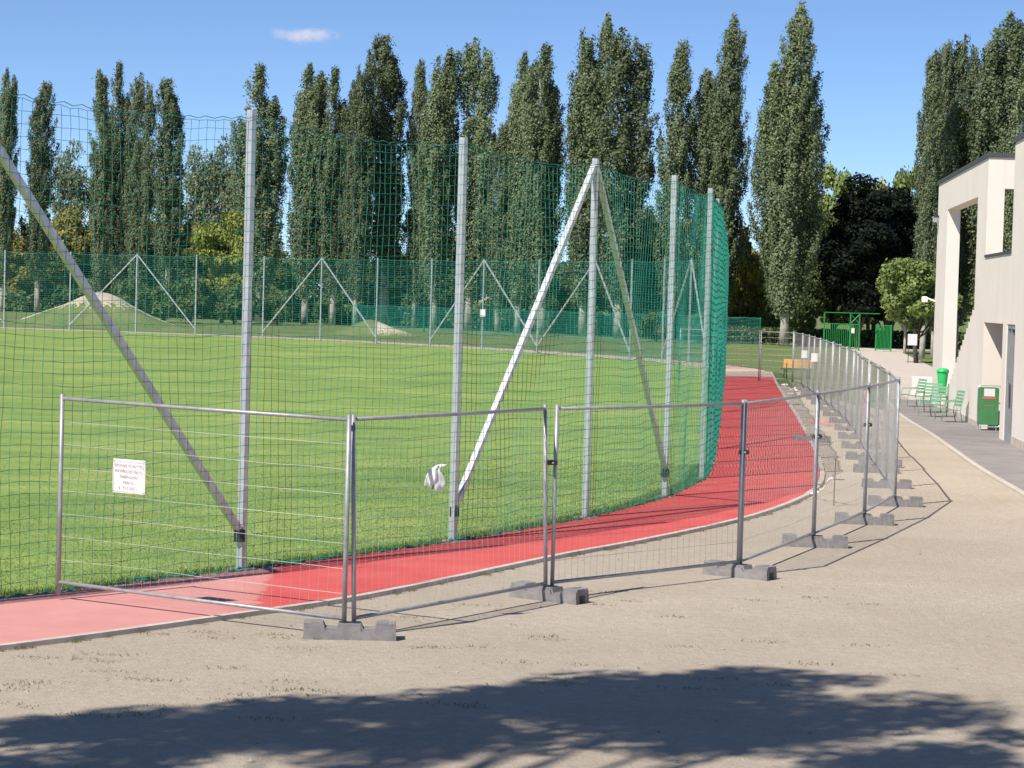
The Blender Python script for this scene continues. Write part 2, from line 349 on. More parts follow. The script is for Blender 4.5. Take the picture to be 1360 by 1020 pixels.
# concrete edging along the outer side of the track
ed = B[:160]; tn = np.gradient(ed, axis=0); tn /= np.linalg.norm(tn, axis=1)[:, None]; nr = np.c_[tn[:, 1], -tn[:, 0]]
jit = RNG.normal(0, 0.004, (160, 1))
prof = [(0.0, -0.05), (0.0, 0.046), (0.085, 0.046), (0.093, -0.05)]
V = np.vstack([np.c_[ed + nr * (a + jit), np.full(160, b)] for a, b in prof]); Q = []
for k in range(3): Q += [(k * 160 + i, k * 160 + i + 1, (k + 1) * 160 + i + 1, (k + 1) * 160 + i) for i in range(159)]
kind(obj('track_kerb', mesh_np('track_kerb', V, Q), 'concrete'), 'structure')
# pavement beside the building with its pale edge line
PV = [(7.9, 28.0), (8.35, 33.5), (8.9, 39.67), (9.4, 45.94), (10.47, 56.8), (11.0, 63.14), (11.6, 69), (12.7, 77.5)]
sheet('pavement', PV + [(20, 77.5), (20, 28)], 0.016, 'asphalt')
pv = smooth_path(PV, 1.0); tn = np.gradient(pv, axis=0); tn /= np.linalg.norm(tn, axis=1)[:, None]; nr = np.c_[-tn[:, 1], tn[:, 0]]; m_ = len(pv)
V = np.vstack([np.c_[pv + nr * a, np.full(m_, b)] for a, b in ((0.1, -0.02), (0.1, 0.03), (-0.02, 0.03))])
kind(obj('pavement_kerb', mesh_np('pavement_kerb', V, [(k * m_ + i, k * m_ + i + 1, (k + 1) * m_ + i + 1, (k + 1) * m_ + i) for k in range(2) for i in range(m_ - 1)]), 'line'), 'structure')
sheet('pale_joint', [(9.95, 60.9), (10.85, 60.6), (10.87, 60.95), (9.97, 61.3)], 0.005, 'line')
sheet('lawn_edge_strip', [(9.95, 84.6), (13.0, 83.6), (13.0, 84.2), (10.0, 85.3)], 0.010, 'line')

# ------------------------------------------------------------------ foliage helpers
def leaf_cloud(name, C, size, nrm=None, up=0.0, rng=RNG, spread=0.7):
    n = len(C)
    a = rng.normal(size=(n, 3)); a[:, 2] += up * np.abs(rng.normal(size=n)) * 2
    if nrm is not None:                                   # leaves face outward, with scatter
        w = nrm + rng.normal(size=(n, 3)) * spread; w /= np.linalg.norm(w, axis=1)[:, None]
        a -= (a * w).sum(1)[:, None] * w; a /= np.linalg.norm(a, axis=1)[:, None]; b = np.cross(w, a)
    else:
        a /= np.linalg.norm(a, axis=1)[:, None]
        b = rng.normal(size=(n, 3)); b -= (b * a).sum(1)[:, None] * a; b /= np.linalg.norm(b, axis=1)[:, None]
    s = size[:, None] if hasattr(size, '__len__') else size
    V = np.stack([C - a * s * .55, C + b * s * .36 - a * s * .05, C + a * s * .55, C - b * s * .36 - a * s * .05], 1).reshape(-1, 3)
    return mesh_np(name, V, np.arange(4 * n).reshape(n, 4))

def limb_mesh(mb, p0, p1, r0_, r1_, bend=0.1, n=6, seg=5, rng=RNG):
    t = np.linspace(0, 1, seg)[:, None]; P = np.array(p0) * (1 - t) + np.array(p1) * t
    P += np.sin(t * math.pi) * rng.normal(0, bend, 3)
    mb.tube(P, r0_ + (r1_ - r0_) * t[:, 0], n)

def make_poplar(i, stems, nl=300, clear=2.6, wide=1.0, lsz=1.0):
    """columnar poplar: steep feathered branches round one or more stems; 24 m tall, half width about 1.6 m"""
    rng = np.random.default_rng(100 + i)
    H = 24.0; C = []; S = []; NN = []
    tk = MB(); limb_mesh(tk, (0, 0, -0.1), (0.1, 0, H * .55), 0.31, 0.13, 0.06, 9, 9, rng)
    a0 = rng.uniform(0, 6.28)
    for s in range(stems):
        an = a0 + s * 6.28 / stems + rng.uniform(-.4, .4); off = 0.0 if stems == 1 else rng.uniform(0.55, 0.9)
        ax = np.array([off * math.cos(an), off * math.sin(an)])
        top = H * (1.0 if s == 0 else rng.uniform(0.80, 0.98)); R = (1.5 if stems == 1 else 1.08) * rng.uniform(0.9, 1.1) * wide; ax = ax * wide
        limb_mesh(tk, (0.05, 0, 1.6), (ax[0], ax[1], top * .85), 0.2, 0.03, 0.15, 6, 8, rng)
        ns = int((175 if stems == 1 else 118) * (1 if stems < 4 else .8) * wide ** 1.3)
        for b in range(ns):
            t = rng.uniform(0, 1) ** 0.9; z0 = clear * .6 + (top * 0.90 - clear * .6) * t
            ln_ = rng.uniform(2.2, 4.6) * (1 - .45 * t); ln_ = min(ln_, top - z0 + rng.uniform(-.3, .5)); ln_ = max(ln_, .8)
            ph = rng.uniform(0, 6.28); pr = np.clip(t / .12, .45, 1) ** .6 * np.clip((1.05 - t) / .36, 0, 1) ** .55
            r = R * pr * rng.uniform(.45, 1.12) * (1 + .18 * math.sin(3 * ph + s * 2 + t * 5))
            d = np.array([math.cos(ph), math.sin(ph)])
            k = int(nl * ln_ / 3.2 * rng.uniform(.7, 1.2)); u = rng.beta(1.6, 1.15, k)
            cz = z0 + ln_ * u; rad = r * (1 - (1 - u) ** 2)
            w = .30 * (1.05 - .75 * u)
            e = rng.normal(size=(k, 3)) * np.c_[w, w, w * 1.2]
            axu = ax[None] * np.clip(cz / H * 2, 0, 1)[:, None]
            p = np.c_[axu + d[None] * rad[:, None] * np.clip((H * 1.03 - cz) / 2.2, .42, 1)[:, None], cz] + e
            p[:, 0] += 0.5 * np.clip((p[:, 2] / H - .6) / .4, 0, 1) ** 2
            C.append(p); S.append(rng.uniform(.11, .215, k) * lsz)
            NN.append(np.c_[np.tile(d, (k, 1)), np.full(k, .25)] * .75 + e / (np.linalg.norm(e, axis=1)[:, None] + 1e-6) * .75)
    C = np.vstack(C); S = np.concatenate(S); NN = np.vstack(NN); ok = C[:, 2] > clear * rng.uniform(.7, 1.25, len(C)); C = C[ok]; S = S[ok]; NN = NN[ok]
    me = leaf_cloud('poplar_crown', C, S, NN, 0.7, rng, .45); me.materials.append(MAT['poplar'])
    tm = tk.mesh('poplar_trunk'); tm.materials.append(MAT['bark_pale'])
    return me, tm

def make_broad(i, H, R, z0, mat, nl=22000, leaf=0.26, nblob=34, bark='bark_dark', squash=1.0, trunk_r=0.22):
    rng = np.random.default_rng(300 + i)
    tk = MB(); limb_mesh(tk, (0, 0, -0.1), (0.1, 0.1, z0 + (H - z0) * .5), trunk_r, trunk_r * .4, 0.1, 8, 7, rng)
    d = rng.normal(size=(nblob, 3)); d /= np.linalg.norm(d, axis=1)[:, None]
    rr_ = rng.uniform(0.3, 0.85, nblob)[:, None]
    cz = (z0 + H) / 2; ctr = d * rr_ * np.array([R, R * squash, (H - z0) / 2]) + np.array([0, 0, cz])
    br = rng.uniform(0.22, 0.40, nblob) * R
    for k in range(0, nblob, 3): limb_mesh(tk, (0.05, 0.05, z0 * .8 + 0.1 * (H - z0) * rng.random()), ctr[k], trunk_r * .35, 0.02, 0.2, 5, 5, rng)
    k = rng.integers(0, nblob, nl); q = rng.normal(size=(nl, 3)); q /= np.linalg.norm(q, axis=1)[:, None]
    q *= (rng.uniform(0.25, 1.0, nl) ** 0.5)[:, None]
    C = ctr[k] + q * br[k][:, None] * np.array([1, 1, 0.8]); C += rng.normal(0, 0.06 * R, (nl, 3)) * 0.5
    NN = q / (np.linalg.norm(q, axis=1)[:, None] + 1e-6) + np.array([0, 0, .25]); ok = C[:, 2] > 0.15; C = C[ok]; NN = NN[ok]
    me = leaf_cloud('tree_crown', C, rng.uniform(0.7, 1.25, len(C)) * leaf, NN, 0.2, rng, .6); me.materials.append(MAT[mat])
    tm = tk.mesh('tree_trunk'); tm.materials.append(MAT[bark])
    return me, tm

def place_tree(name, meshes, loc, rz, sc, label, cat, group=None):
    t = empty(name, loc, rz, label, cat, group); t.scale = sc
    obj('crown', meshes[0], None, t); obj('trunk', meshes[1], None, t, True)
    return t

# ------------------------------------------------------------------ poplars
ORD = 'first second third fourth fifth sixth seventh eighth ninth tenth eleventh twelfth thirteenth fourteenth fifteenth sixteenth seventeenth eighteenth'.split()
POP = [make_poplar(0, 1), make_poplar(1, 2), make_poplar(2, 3), make_poplar(3, 1), make_poplar(4, 4), make_poplar(5, 2), make_poplar(6, 3), make_poplar(7, 3, 330, 2.4, 1.4, .95)]
PROW = [(-51.66, 231.6, 24.4, 2.3), (-48.2, 232.3, 23.5, 2.7), (-39.9, 220.9, 23.4, 2.2), (-39.0, 225.9, 24.9, 2.6), (-36.0, 219.2, 23.7, 2.4), (-32.9, 217.7, 22.8, 2.9),
    (-23.67, 213.5, 23.9, 3.9), (-18.8, 206.5, 23.3, 3.2), (-16.2, 205.4, 23.0, 2.8), (-13.8, 199.4, 23.4, 2.5), (-11.6, 202.9, 25.8, 3.7), (-8.9, 203.0, 23.5, 2.0), (-6.85, 195.5, 23.8, 3.1),
    (-3.9, 196.4, 25.4, 3.4), (-1.35, 190.3, 17.2, 2.2), (0.29, 189.8, 23.1, 2.8), (2.25, 185.3, 23.4, 3.2), (5.48, 184.1, 25.3, 3.4), (8.17, 179.6, 24.6, 3.8), (12.06, 175.9, 22.7, 2.6),
    (15.43, 176.3, 24.3, 4.0), (19.55, 166.2, 24.0, 4.6)]
VAR = [2, 0, 3, 1, 5, 0, 1, 2, 1, 4, 0, 3, 6, 5, 3, 2, 1, 4, 5, 3, 7, 7]
for k, (x, y, h, w) in enumerate(PROW):
    if k >= 6: nth = ORD[k - 6]
    if k == 21: lab, gr = 'tallest broad poplar standing apart at the end of the row beside the dark tree', None
    elif k == 14: lab, gr = 'short poplar, much lower than its neighbours in the row', None
    elif k < 6: lab, gr = ORD[5 - k] + ' slender poplar of the loose row, counted from the yellow-green tree towards the mound', 'poplars behind the mound'
    else: lab, gr = nth + ' tall poplar of the dense row behind the far net, counted from the yellow-green tree', 'poplars in the dense row'
    hw = w * 1.22 / (3.3 if VAR[k] in (0, 3) else 5.1 if VAR[k] == 7 else 3.6)
    place_tree('poplar_tree', POP[VAR[k]], (x, y, 0), RNG.uniform(0, 6.28) if VAR[k] in (0, 3) else RNG.uniform(-.7, .7), (hw, hw, h / 23.4), lab, 'poplar', gr)
for k, (x, y, h, w, v) in enumerate([(24.9, 139.9, 18.6, 1.7, 3), (26.3, 143.8, 19.8, 1.6, 0), (27.57, 143.7, 20.5, 2.2, 5), (29.4, 141.8, 21.3, 2.9, 2), (30.8, 140.3, 18.3, 2.0, 1), (26.2, 142.0, 16.0, 2.2, 6)]):
    hw = w * 1.1 / 3.0
    place_tree('poplar_tree', POP[v], (x, y, 0), RNG.uniform(-.6, .6), (hw, hw, h / 23.4), ORD[k] + ' poplar of the clump rising behind the pale building, counted from the dark tree', 'poplar', 'poplars behind the building')

# ------------------------------------------------------------------ other trees
BR = {'broad': [make_broad(0, 12, 4.2, 1.2, 'broad', 24000, 0.30, 44), make_broad(1, 10, 4.0, .8, 'broad', 20000, 0.32, 34)],
      'pale': [make_broad(2, 16, 4.0, 3.5, 'pale_leaf', 7000, 0.30, 46)],
      'yellow': [make_broad(3, 10, 3.6, 1.0, 'yellow_leaf', 17000, 0.32, 34)],
      'lime': [make_broad(4, 10, 3.5, 1.0, 'lime', 18000, 0.30, 34)],
      'sunny': [make_broad(7, 10, 3.5, 0.6, 'sunny_leaf', 18000, 0.30, 34)],
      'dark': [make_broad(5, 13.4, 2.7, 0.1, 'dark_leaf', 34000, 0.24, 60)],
      'bush': [make_broad(6, 3.2, 2.4, 0.0, 'broad', 7000, 0.24, 22, trunk_r=.08)]}
def bt(kind_, v, x, y, h, r, h0, R0, name, label, cat, group=None):
    s = r / R0; place_tree(name, BR[kind_][v], (x, y, 0), RNG.uniform(0, 6.28), (s, s, h / h0), label, cat, group)
for x, y, h, r in [(-52, 268, 20.5, 3.4), (-48.3, 272, 21.0, 3.4), (-44.5, 276, 18, 3.2), (-37.5, 268, 20.5, 3.2), (-34, 266, 21.5, 3.6), (-31.0, 262, 20.0, 3.2)]:
    bt('pale', 0, x, y, h, r, 16, 4.0, 'tall_airy_tree', 'airy pale green tree rising between the poplars behind the mound', 'tree', 'airy trees behind the mound')
for x, y, h, r in [(-48.5, 250, 12.5, 3.6), (-45, 252, 12.0, 3.6), (-40.5, 252, 11.5, 3.8), (-37, 250, 11.0, 3.4), (-34, 248, 11.2, 3.4), (-30.5, 247, 10.4, 3.2), (-55, 255, 10, 4.0)]:
    bt('yellow', 0, x, y, h, r, 10, 3.6, 'autumn_tree', 'yellowing autumn tree behind the slender poplars', 'tree', 'yellowing trees behind the poplars')
bt('sunny', 0, -25.4, 200, 10.6, 2.9, 10, 3.5, 'yellow_green_tree', 'bright yellow-green tree beside the first poplar of the dense row', 'tree')
for k, x in enumerate(range(-72, 72, 6)):
    bt('broad', k % 2, x + RNG.uniform(-1.5, 1.5), (262 + RNG.uniform(-8, 8) - 0.35 * (x + 60)) if x < 20 else 228 + RNG.uniform(-6, 6), RNG.uniform(7.5, 10.5), RNG.uniform(4.2, 5.2), (12, 10)[k % 2], (4.2, 4.0)[k % 2], 'background_tree', 'dark green tree of the wood far behind the poplars', 'tree', 'trees of the wood behind the poplars')
for x, y, h, r in [(-33, 196, 3.8, 2.6), (-29.5, 194, 3.4, 2.6), (-27, 192, 4.2, 2.4), (-23.5, 193, 3.6, 2.4), (-38, 200, 2.8, 2.4), (-20, 195, 2.8, 2.0), (-13.5, 212, 2.2, 1.8), (-7.5, 206, 2.3, 1.8), (-1, 198, 2.2, 1.8), (10.5, 168, 2.4, 1.7), (13.5, 168, 2.4, 1.8), (-17, 213, 2.6, 2.0)]:
    bt('bush', 0, x, y, h, r, 3.2, 2.4, 'shrub', 'rounded green shrub growing at the foot of the poplars', 'shrub', 'shrubs below the poplars')
for x, y, h, r in [(13.2, 190, 9.5, 3.2), (17.4, 184, 10.5, 2.6), (19.0, 188, 8.5, 3.0), (22.3, 178, 9.0, 2.8), (10.0, 186, 11.0, 2.6)]:
    bt('broad' if x < 13 or x > 22 else 'yellow', 0, x, y, h, r, 12 if x < 13 or x > 22 else 10, 4.2 if x < 13 or x > 22 else 3.6, 'bushy_tree', 'dusty green bushy tree around the foot of the tallest poplar', 'tree', 'bushy trees by the tallest poplar')
bt('pale', 0, 27.5, 222, 17.5, 4.0, 16, 4.0, 'airy_tree', 'pale airy tree top showing above the dark tree', 'tree')
for x, y, h, r, c in [(24.2, 188, 12.2, 2.6, 'broad'), (26.6, 192, 15.4, 2.8, 'lime'), (29.3, 190, 15.0, 3.0, 'yellow'), (31.6, 186, 15.2, 3.0, 'lime'), (33.5, 180, 13.0, 3.0, 'broad'), (30.0, 160, 10.5, 2.4, 'lime'), (32.6, 158, 9.0, 2.6, 'broad')]:
    H0, R0 = {'lime': (10, 3.5), 'yellow': (10, 3.6), 'broad': (12, 4.2)}[c]
    bt(c, 0, x, y, h, r, H0, R0, 'tall_leafy_tree', 'tall yellowish green tree behind the dark tree', 'tree', 'yellowish trees behind the dark tree')
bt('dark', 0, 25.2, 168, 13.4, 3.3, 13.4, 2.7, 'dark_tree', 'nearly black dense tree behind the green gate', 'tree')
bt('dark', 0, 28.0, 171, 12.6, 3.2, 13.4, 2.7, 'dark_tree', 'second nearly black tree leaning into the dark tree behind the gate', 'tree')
small = make_broad(9, 6.0, 2.0, 1.5, 'lime', 11000, 0.20, 30, trunk_r=.13)
place_tree('small_tree', small, (22.5, 128, 0), 0, (1.12, 1.12, 1.06), 'small light green tree with a white board on its trunk', 'tree')
small2 = make_broad(10, 6.4, 2.2, 1.6, 'lime', 10000, 0.22, 30, bark='bark_pale', trunk_r=.11)
place_tree('small_tree', small2, (25.9, 152, 0), 1, (1, 1, 1), 'small light green tree with a thin pale trunk near the gate', 'tree')
# undergrowth that closes the view below the crowns
rng = np.random.default_rng(56); nl = 60000; u = rng.uniform(0, 1, nl)
hx_ = np.interp(u, [0, .5, .8, 1], [-75, -12, 12, 23.5]); hy_ = np.interp(u, [0, .5, .8, 1], [252, 214, 190, 181])
ht = 2.4 + 1.1 * np.sin(hx_ * .9) * np.sin(hx_ * .37 + 1) + .5 * np.sin(hx_ * 2.3)
P = np.c_[hx_, hy_ + rng.normal(0, 1.1, nl), ht * rng.uniform(0, 1, nl) ** .8]
kind(obj('undergrowth', leaf_cloud('undergrowth', P, rng.uniform(.22, .42, nl), np.tile([-.3, -.7, .5], (nl, 1)), 0.1, rng, .7), 'broad'), 'stuff')
# low hedge behind the gate
rng = np.random.default_rng(55); nl = 16000
P = np.c_[rng.uniform(14, 60, nl), 172 + rng.normal(0, 0.5, nl), rng.uniform(0.0, 1.25, nl)]
hd = empty('clipped_hedge', (0, 0, 0), 0, 'long low clipped hedge behind the green gate', 'hedge')
o = obj('foliage', leaf_cloud('hedge_foliage', P, rng.uniform(.2, .34, nl), rng=rng), 'broad', hd)

# ------------------------------------------------------------------ the tree whose shade falls on the foreground (it stands left of the camera)
def shade_tree():
    rng = np.random.default_rng(77); t = empty('shade_tree', (-7.2, 5.2, 0), 0, 'broad tree beside the camera whose dappled shade falls on the sand', 'tree')
    hx, hy = 0.549, 0.655                     # shadow offset for each metre of height
    tk = MB(); limb_mesh(tk, (0, 0, -0.1), (0.4, 0.6, 10.0), 0.30, 0.14, 0.1, 10, 8, rng)
    # clusters placed from where their shade falls: (x, y on the ground, radius)
    cl = []
    for k in range(104):
        sx = rng.uniform(-6.8, 3.0); top = np.interp(sx, [-6.8, -3.7, -1.0, 1.5, 3.0, 3.9], [15.6, 16.65, 18.5, 19.65, 18.8, 17.2])
        sy = top - abs(rng.normal(0, 2.6)) - 0.1
        if sy < 10: continue
        cl.append((sx, sy, rng.uniform(0.4, 0.8)))
    cl += [(2.6, 19.6, .34), (3.2, 17.9, .4), (3.55, 17.2, .36), (2.2, 16.0, .5), (2.9, 16.5, .45), (1.5, 19.4, .45), (3.0, 15.4, .4), (2.0, 18.6, .45)]
    Cs = []
    for sx, sy, r in cl:
        h = rng.uniform(9.5, 14.0); c = np.array([sx - hx * h + 7.2, sy - hy * h - 5.2, h])
        nl = int((640 if sx < -.3 else 430) * r * r / .36); q = rng.normal(size=(nl, 3)); q /= np.linalg.norm(q, axis=1)[:, None]; q *= (rng.uniform(0, 1, nl) ** .45)[:, None] * r
        Cs.append(c + q)
        if rng.random() < .35: limb_mesh(tk, (0.33, 0.5, 7.2 + 2.4 * rng.random()), c, 0.07, 0.012, 0.2, 5, 5, rng)
    C = np.vstack(Cs)
    obj('crown', leaf_cloud('shade_crown', C, rng.uniform(.09, .16, len(C)), rng=rng), 'broad', t)
    tk.build('trunk', 'bark_dark', t, True)
shade_tree()

# ------------------------------------------------------------------ ball-stop net fences
def cords(lines, offs):
    """lines (L,N,3), offs (k,3): one prism along each line"""
    Ln, Nn, _ = lines.shape; k = len(offs)
    V = (lines[:, :, None] + np.asarray(offs)[None, None]).reshape(-1, 3)
    i = np.arange(Ln)[:, None, None] * Nn * k + np.arange(Nn - 1)[None, :, None] * k
    j = np.arange(k)[None, None]; j2 = (j + 1) % k
    Q = np.stack([i + j, i + j2, i + k + j2, i + k + j], -1).reshape(-1, 4)
    return V, Q
def net_span(mb, a, b, h0, h1, sp, th, fine, sag, rng, out):
    a = np.array(a); b = np.array(b); L = np.linalg.norm(b - a); d = (b - a) / L; nrm = np.array([d[1], -d[0]]) * out
    n = int(round(L / sp)); m = int(round(h0 / sp)); u = np.linspace(0, 1, n + 1); w = np.linspace(0, 1, m + 1)
    ph = rng.uniform(0, 6.28, 6)
    def grid(u, w):
        U, W = np.meshgrid(u, w, indexing='ij')
        top = h0 + (h1 - h0) * U - sag * 4 * U * (1 - U) - (0.035 * np.abs(np.sin(U * L / 0.26 * math.pi)) * (W > .99))
        z = 0.05 + (top - 0.05) * W
        ed = np.minimum(1, 6 * np.minimum(U, 1 - U))
        blw = ed * (0.03 * np.sin(U * 7 + W * 5 + ph[0]) + 0.015 * np.sin(U * 17 - W * 9 + ph[1])) + 0.07
        sh = ed * (0.012 * np.sin(W * 11 + U * 5 + ph[2]) + 0.005 * np.sin(W * 29 + U * 13 + ph[3]))
        z = z + ed * (0.016 * np.sin(U * 13 + W * 6 + ph[4]) + 0.004 * np.sin(U * 41 + W * 17 + ph[5])) * (W < .99) * (W > 0.01)
        return np.stack([a[0] + d[0] * (U * L + sh) + nrm[0] * blw, a[1] + d[1] * (U * L + sh) + nrm[1] * blw, z], -1)
    wv = w if fine else np.linspace(0, 1, 9); G = grid(u, wv)
    if fine: G += rng.normal(0, .002, G.shape)
    r = th / 2 * 1.15; d3 = np.array([d[0], d[1], 0]); n3 = np.array([nrm[0], nrm[1], 0]); z3 = np.array([0, 0, 1.0])
    V, Q = cords(G, [r * d3, r * (-.5 * d3 + .87 * n3), r * (-.5 * d3 - .87 * n3)]); mb.add(V, Q)
    uh = u if fine else np.linspace(0, 1, 9); G = np.swapaxes(grid(uh, w), 0, 1)
    if fine: G += rng.normal(0, .002, G.shape)
    V, Q = cords(G, [r * z3, r * (-.5 * z3 + .87 * n3), r * (-.5 * z3 - .87 * n3)]); mb.add(V, Q)
    # top rope and bottom hem
    G = grid(np.linspace(0, 1, 33 if fine else 9), np.array([1.0])); R2 = r * 1.6
    Gt = np.swapaxes(G, 0, 1).copy(); Gt[..., 2] += 0.03
    V, Q = cords(Gt, [R2 * z3, R2 * (-.5 * z3 + .87 * n3), R2 * (-.5 * z3 - .87 * n3)]); mb.add(V, Q)

POLES = [(-8.2, 18.6), (-5.44, 22.2), (-2.97, 25.58), (-0.7, 29.12), (1.1, 32.77), (2.49, 36.61), (3.39, 40.5)]
rest = smooth_path([(3.39, 40.5), (3.8, 43.9), (4.24, 48.24), (5.41, 60.31), (7.31, 80.35), (9.0, 98.2), (9.15, 102.5), (8.94, 105.6)], 4.2)
POLES += [tuple(p) for p in rest[1:-1]]
def pole_mesh(h, w):
    return MB().box((-w / 2, -w / 2, -0.2), (w / 2, w / 2, h), 0.004)
def net_fence(poles, h, apex, sp, th, nfine, label, w=0.078, hem=True):
    root = empty('ball_net_fence', (poles[0][0], poles[0][1], 0), 0, label, 'net fence')
    ox, oy = poles[0]
    pm = pole_mesh(h, w).mesh('pole'); pm.materials.append(MAT['galv'])
    loc = lambda p, z=0: (p[0] - ox, p[1] - oy, z)
    for k, p in enumerate(poles):
        o = obj('pole', pm, None, root); o.location = loc(p)
        q = poles[min(k + 1, len(poles) - 1)]; q0 = poles[max(k - 1, 0)]; o.rotation_euler = (0, 0, math.atan2(q[1] - q0[1], q[0] - q0[0]) + 0.02 * ((k * 7) % 5 - 2))
        c = MB().box((-.14, -.14, 0.0), (.14, .14, .045), .01).build('base_plate', 'foot', o) if k < nfine + 2 else None
    for k in apex:
        for s in (-1, 1):
            j = k + s
            if not 0 <= j < len(poles): continue
            a = np.array(loc(poles[k], h - 0.06)); b = np.array(loc(poles[j], 0.42)); v = (b - a) / np.linalg.norm(b - a)
            a = a + v * 0.06; b = b - v * 0.05
            br = MB().square(a, b, w * 0.95).build('brace', 'galv', root)
            if j < nfine + 2: MB().box((-.06, -.06, -.11), (.06, .06, .03), .015).build('bracket', 'dark_metal', br).location = tuple(b)
    rng = np.random.default_rng(5)
    fine_mb = MB(); coarse = MB()
    for k in range(len(poles) - 1):
        near = k < nfine
        net_span(fine_mb if near else coarse, np.array(loc(poles[k]))[:2], np.array(loc(poles[k + 1]))[:2], h - 0.09, h - 0.09, sp, th if not hem else (th if k < 3 else th * 1.25 if k < 6 else 0.014), near, 0.10 if near else 0.06, rng, 1)
    if fine_mb.n: kind(fine_mb.build('net', 'cord', root), 'stuff')
    kind(coarse.build('net', 'cord', root), 'stuff')
    # slack net gathered on the ground along the foot
    hm = MB(); P = resample([loc(p)[:2] for p in poles[:12]] if hem else [loc(p)[:2] for p in poles], 0.12 if hem else 1.0)
    tn_ = np.gradient(P, axis=0); tn_ /= np.linalg.norm(tn_, axis=1)[:, None]; nr_ = np.c_[tn_[:, 1], -tn_[:, 0]]
    for c in range(3 if hem else 1):
        zz = np.abs(rng.normal(0.035, 0.018, len(P))); of = 0.06 + rng.normal(0, 0.03, len(P))
        hm.tube(np.c_[P + nr_ * of[:, None], zz], np.abs(rng.normal(0.007, 0.005, len(P))) + .002, 4)
    kind(hm.build('net_hem', 'cord', root), 'stuff')
    return root
net_fence(POLES, 5.15, [1, 4, 9, 13, 17], 0.128, 0.0052, 7, 'tall green ball net on galvanised poles along the near side of the field')
FP = [(8.94, 105.6)] + FAR[2:]
far_apex = [k for k, p in enumerate(FP) if p in ((8.34, 109.04), (4.19, 120.45), (-4.83, 133.61), (-1.76, 129.92), (-11.87, 141.2), (-24.33, 147.95))]
far_apex = [FP.index(p) for p in ((8.34, 109.04), (4.19, 120.45), (-1.76, 129.92), (-11.87, 141.2), (-24.33, 147.95), (-38.3, 151.3))]
net_fence(FP, 5.15, far_apex, 0.125, 0.0075, 0, 'green ball net on thin grey poles across the far end of the field', 0.07, False)
# low green mesh fence behind, at the feet of the poplars
mf = empty('green_mesh_fence', (-3, 176, 0), 0, 'low green mesh fence in front of the poplar trunks', 'fence')
mb = MB(); rng = np.random.default_rng(3)
LF = [(-10, 9.0), (-4, 4.0), (3, 0.0), (9.0, -4.5), (16, -10.5), (20.6, -12.0)]
for k in range(len(LF) - 1): net_span(mb, LF[k], LF[k + 1], 2.0, 2.0, 0.10, 0.012, False, 0.0, rng, 1)
kind(mb.build('mesh', 'cord', mf), 'stuff')
for p in LF: MB().tube([(p[0], p[1], -.1), (p[0], p[1], 2.05)], .04, 6).build('post', 'green_gate', mf)

# ------------------------------------------------------------------ temporary fence panels and their feet
def fence_panel(a, b, label, lean=0.0, drop=(0, 0), group=None, fine=True, wr=0.0014):
    a = np.array(a, float); b = np.array(b, float); L = float(np.linalg.norm(b - a)); rz = math.atan2(b[1] - a[1], b[0] - a[0])
    root = empty('mesh_barrier', (a[0], a[1], 0), rz, label, 'barrier', group); root.rotation_euler = (lean, 0, rz)
    zb, zt = 0.18, 2.05; n = 10 if fine else 6
    for x, dz in ((0.03, drop[0]), (L - 0.03, drop[1])):
        MB().tube([(x, 0, 0.05 + dz), (x, 0, 1.0), (x, 0, zt + dz)], 0.0225, n).build('upright', 'tube', root, True)
    def zz(x, z): return z + drop[0] + (drop[1] - drop[0]) * x / L
    for z in (zb, zt - 0.045):
        MB().tube([(0.04, 0, zz(0, z)), (L / 2, 0, zz(L / 2, z) - .004), (L - 0.04, 0, zz(L, z))], 0.0185, n).build('rail', 'tube', root, True)
    wm = MB(); r = wr if fine else .0019; rng = np.random.default_rng(int(abs(a[0] * 100)))
    xs = np.arange(0.14, L - .1, 0.105); t = np.linspace(0, 1, 7)
    W = np.array([[(x + rng.normal(0, .0025), 0.004 + .012 * math.sin(tt * 3.1 + x * 2), zz(x, zb + (zt - .045 - zb) * tt)) for tt in t] for x in xs])
    V, Q = cords(W, [(r, 0, 0), (-.5 * r, .87 * r, 0), (-.5 * r, -.87 * r, 0)]); wm.add(V, Q); r = 0.0021
    u = np.linspace(0.05, L - .05, 9)
    W = np.array([[(x, -0.004 + .012 * math.sin(x * 2 + z), zz(x, z) + rng.normal(0, .003)) for x in u] for z in np.linspace(zb, zt - .045, 9)[1:-1]])
    V, Q = cords(W, [(0, 0, r), (0, .87 * r, -.5 * r), (0, -.87 * r, -.5 * r)]); wm.add(V, Q)
    kind(wm.build('wire_mesh', 'wire', root), 'stuff')
    return root
FPTS = [(-4.47, 22.72), (-1.45, 20.91), (0.43, 23.95), (2.69, 26.46), (4.0, 29.97), (5.17, 33.27), (6.14, 36.42)]
fence_panel(FPTS[0], FPTS[1], 'fence panel with a white notice standing at the pale pink end of the track', drop=(0.03, 0.0))
fence_panel((-1.40, 20.95), FPTS[2], 'fence panel with a white plastic scrap caught in its mesh', lean=-0.035)
fence_panel((0.46, 24.0), FPTS[3], 'fence panel between the scrap panel and the double upright')
fence_panel(FPTS[3], FPTS[4], 'fence panel where the fence starts to bend round the track', wr=.0019)
fence_panel(FPTS[4], FPTS[5], 'fence panel in the middle of the bend round the track', wr=.0022)
fence_panel(FPTS[5], FPTS[6], 'last fence panel of the bend before the fence runs straight away', wr=.0024)
back = smooth_path([(6.14, 36.42), (6.65, 40.6), (7.5, 48.6), (8.75, 59.4), (9.75, 71.0), (10.75, 84.0), (11.0, 90.0)], 3.5)
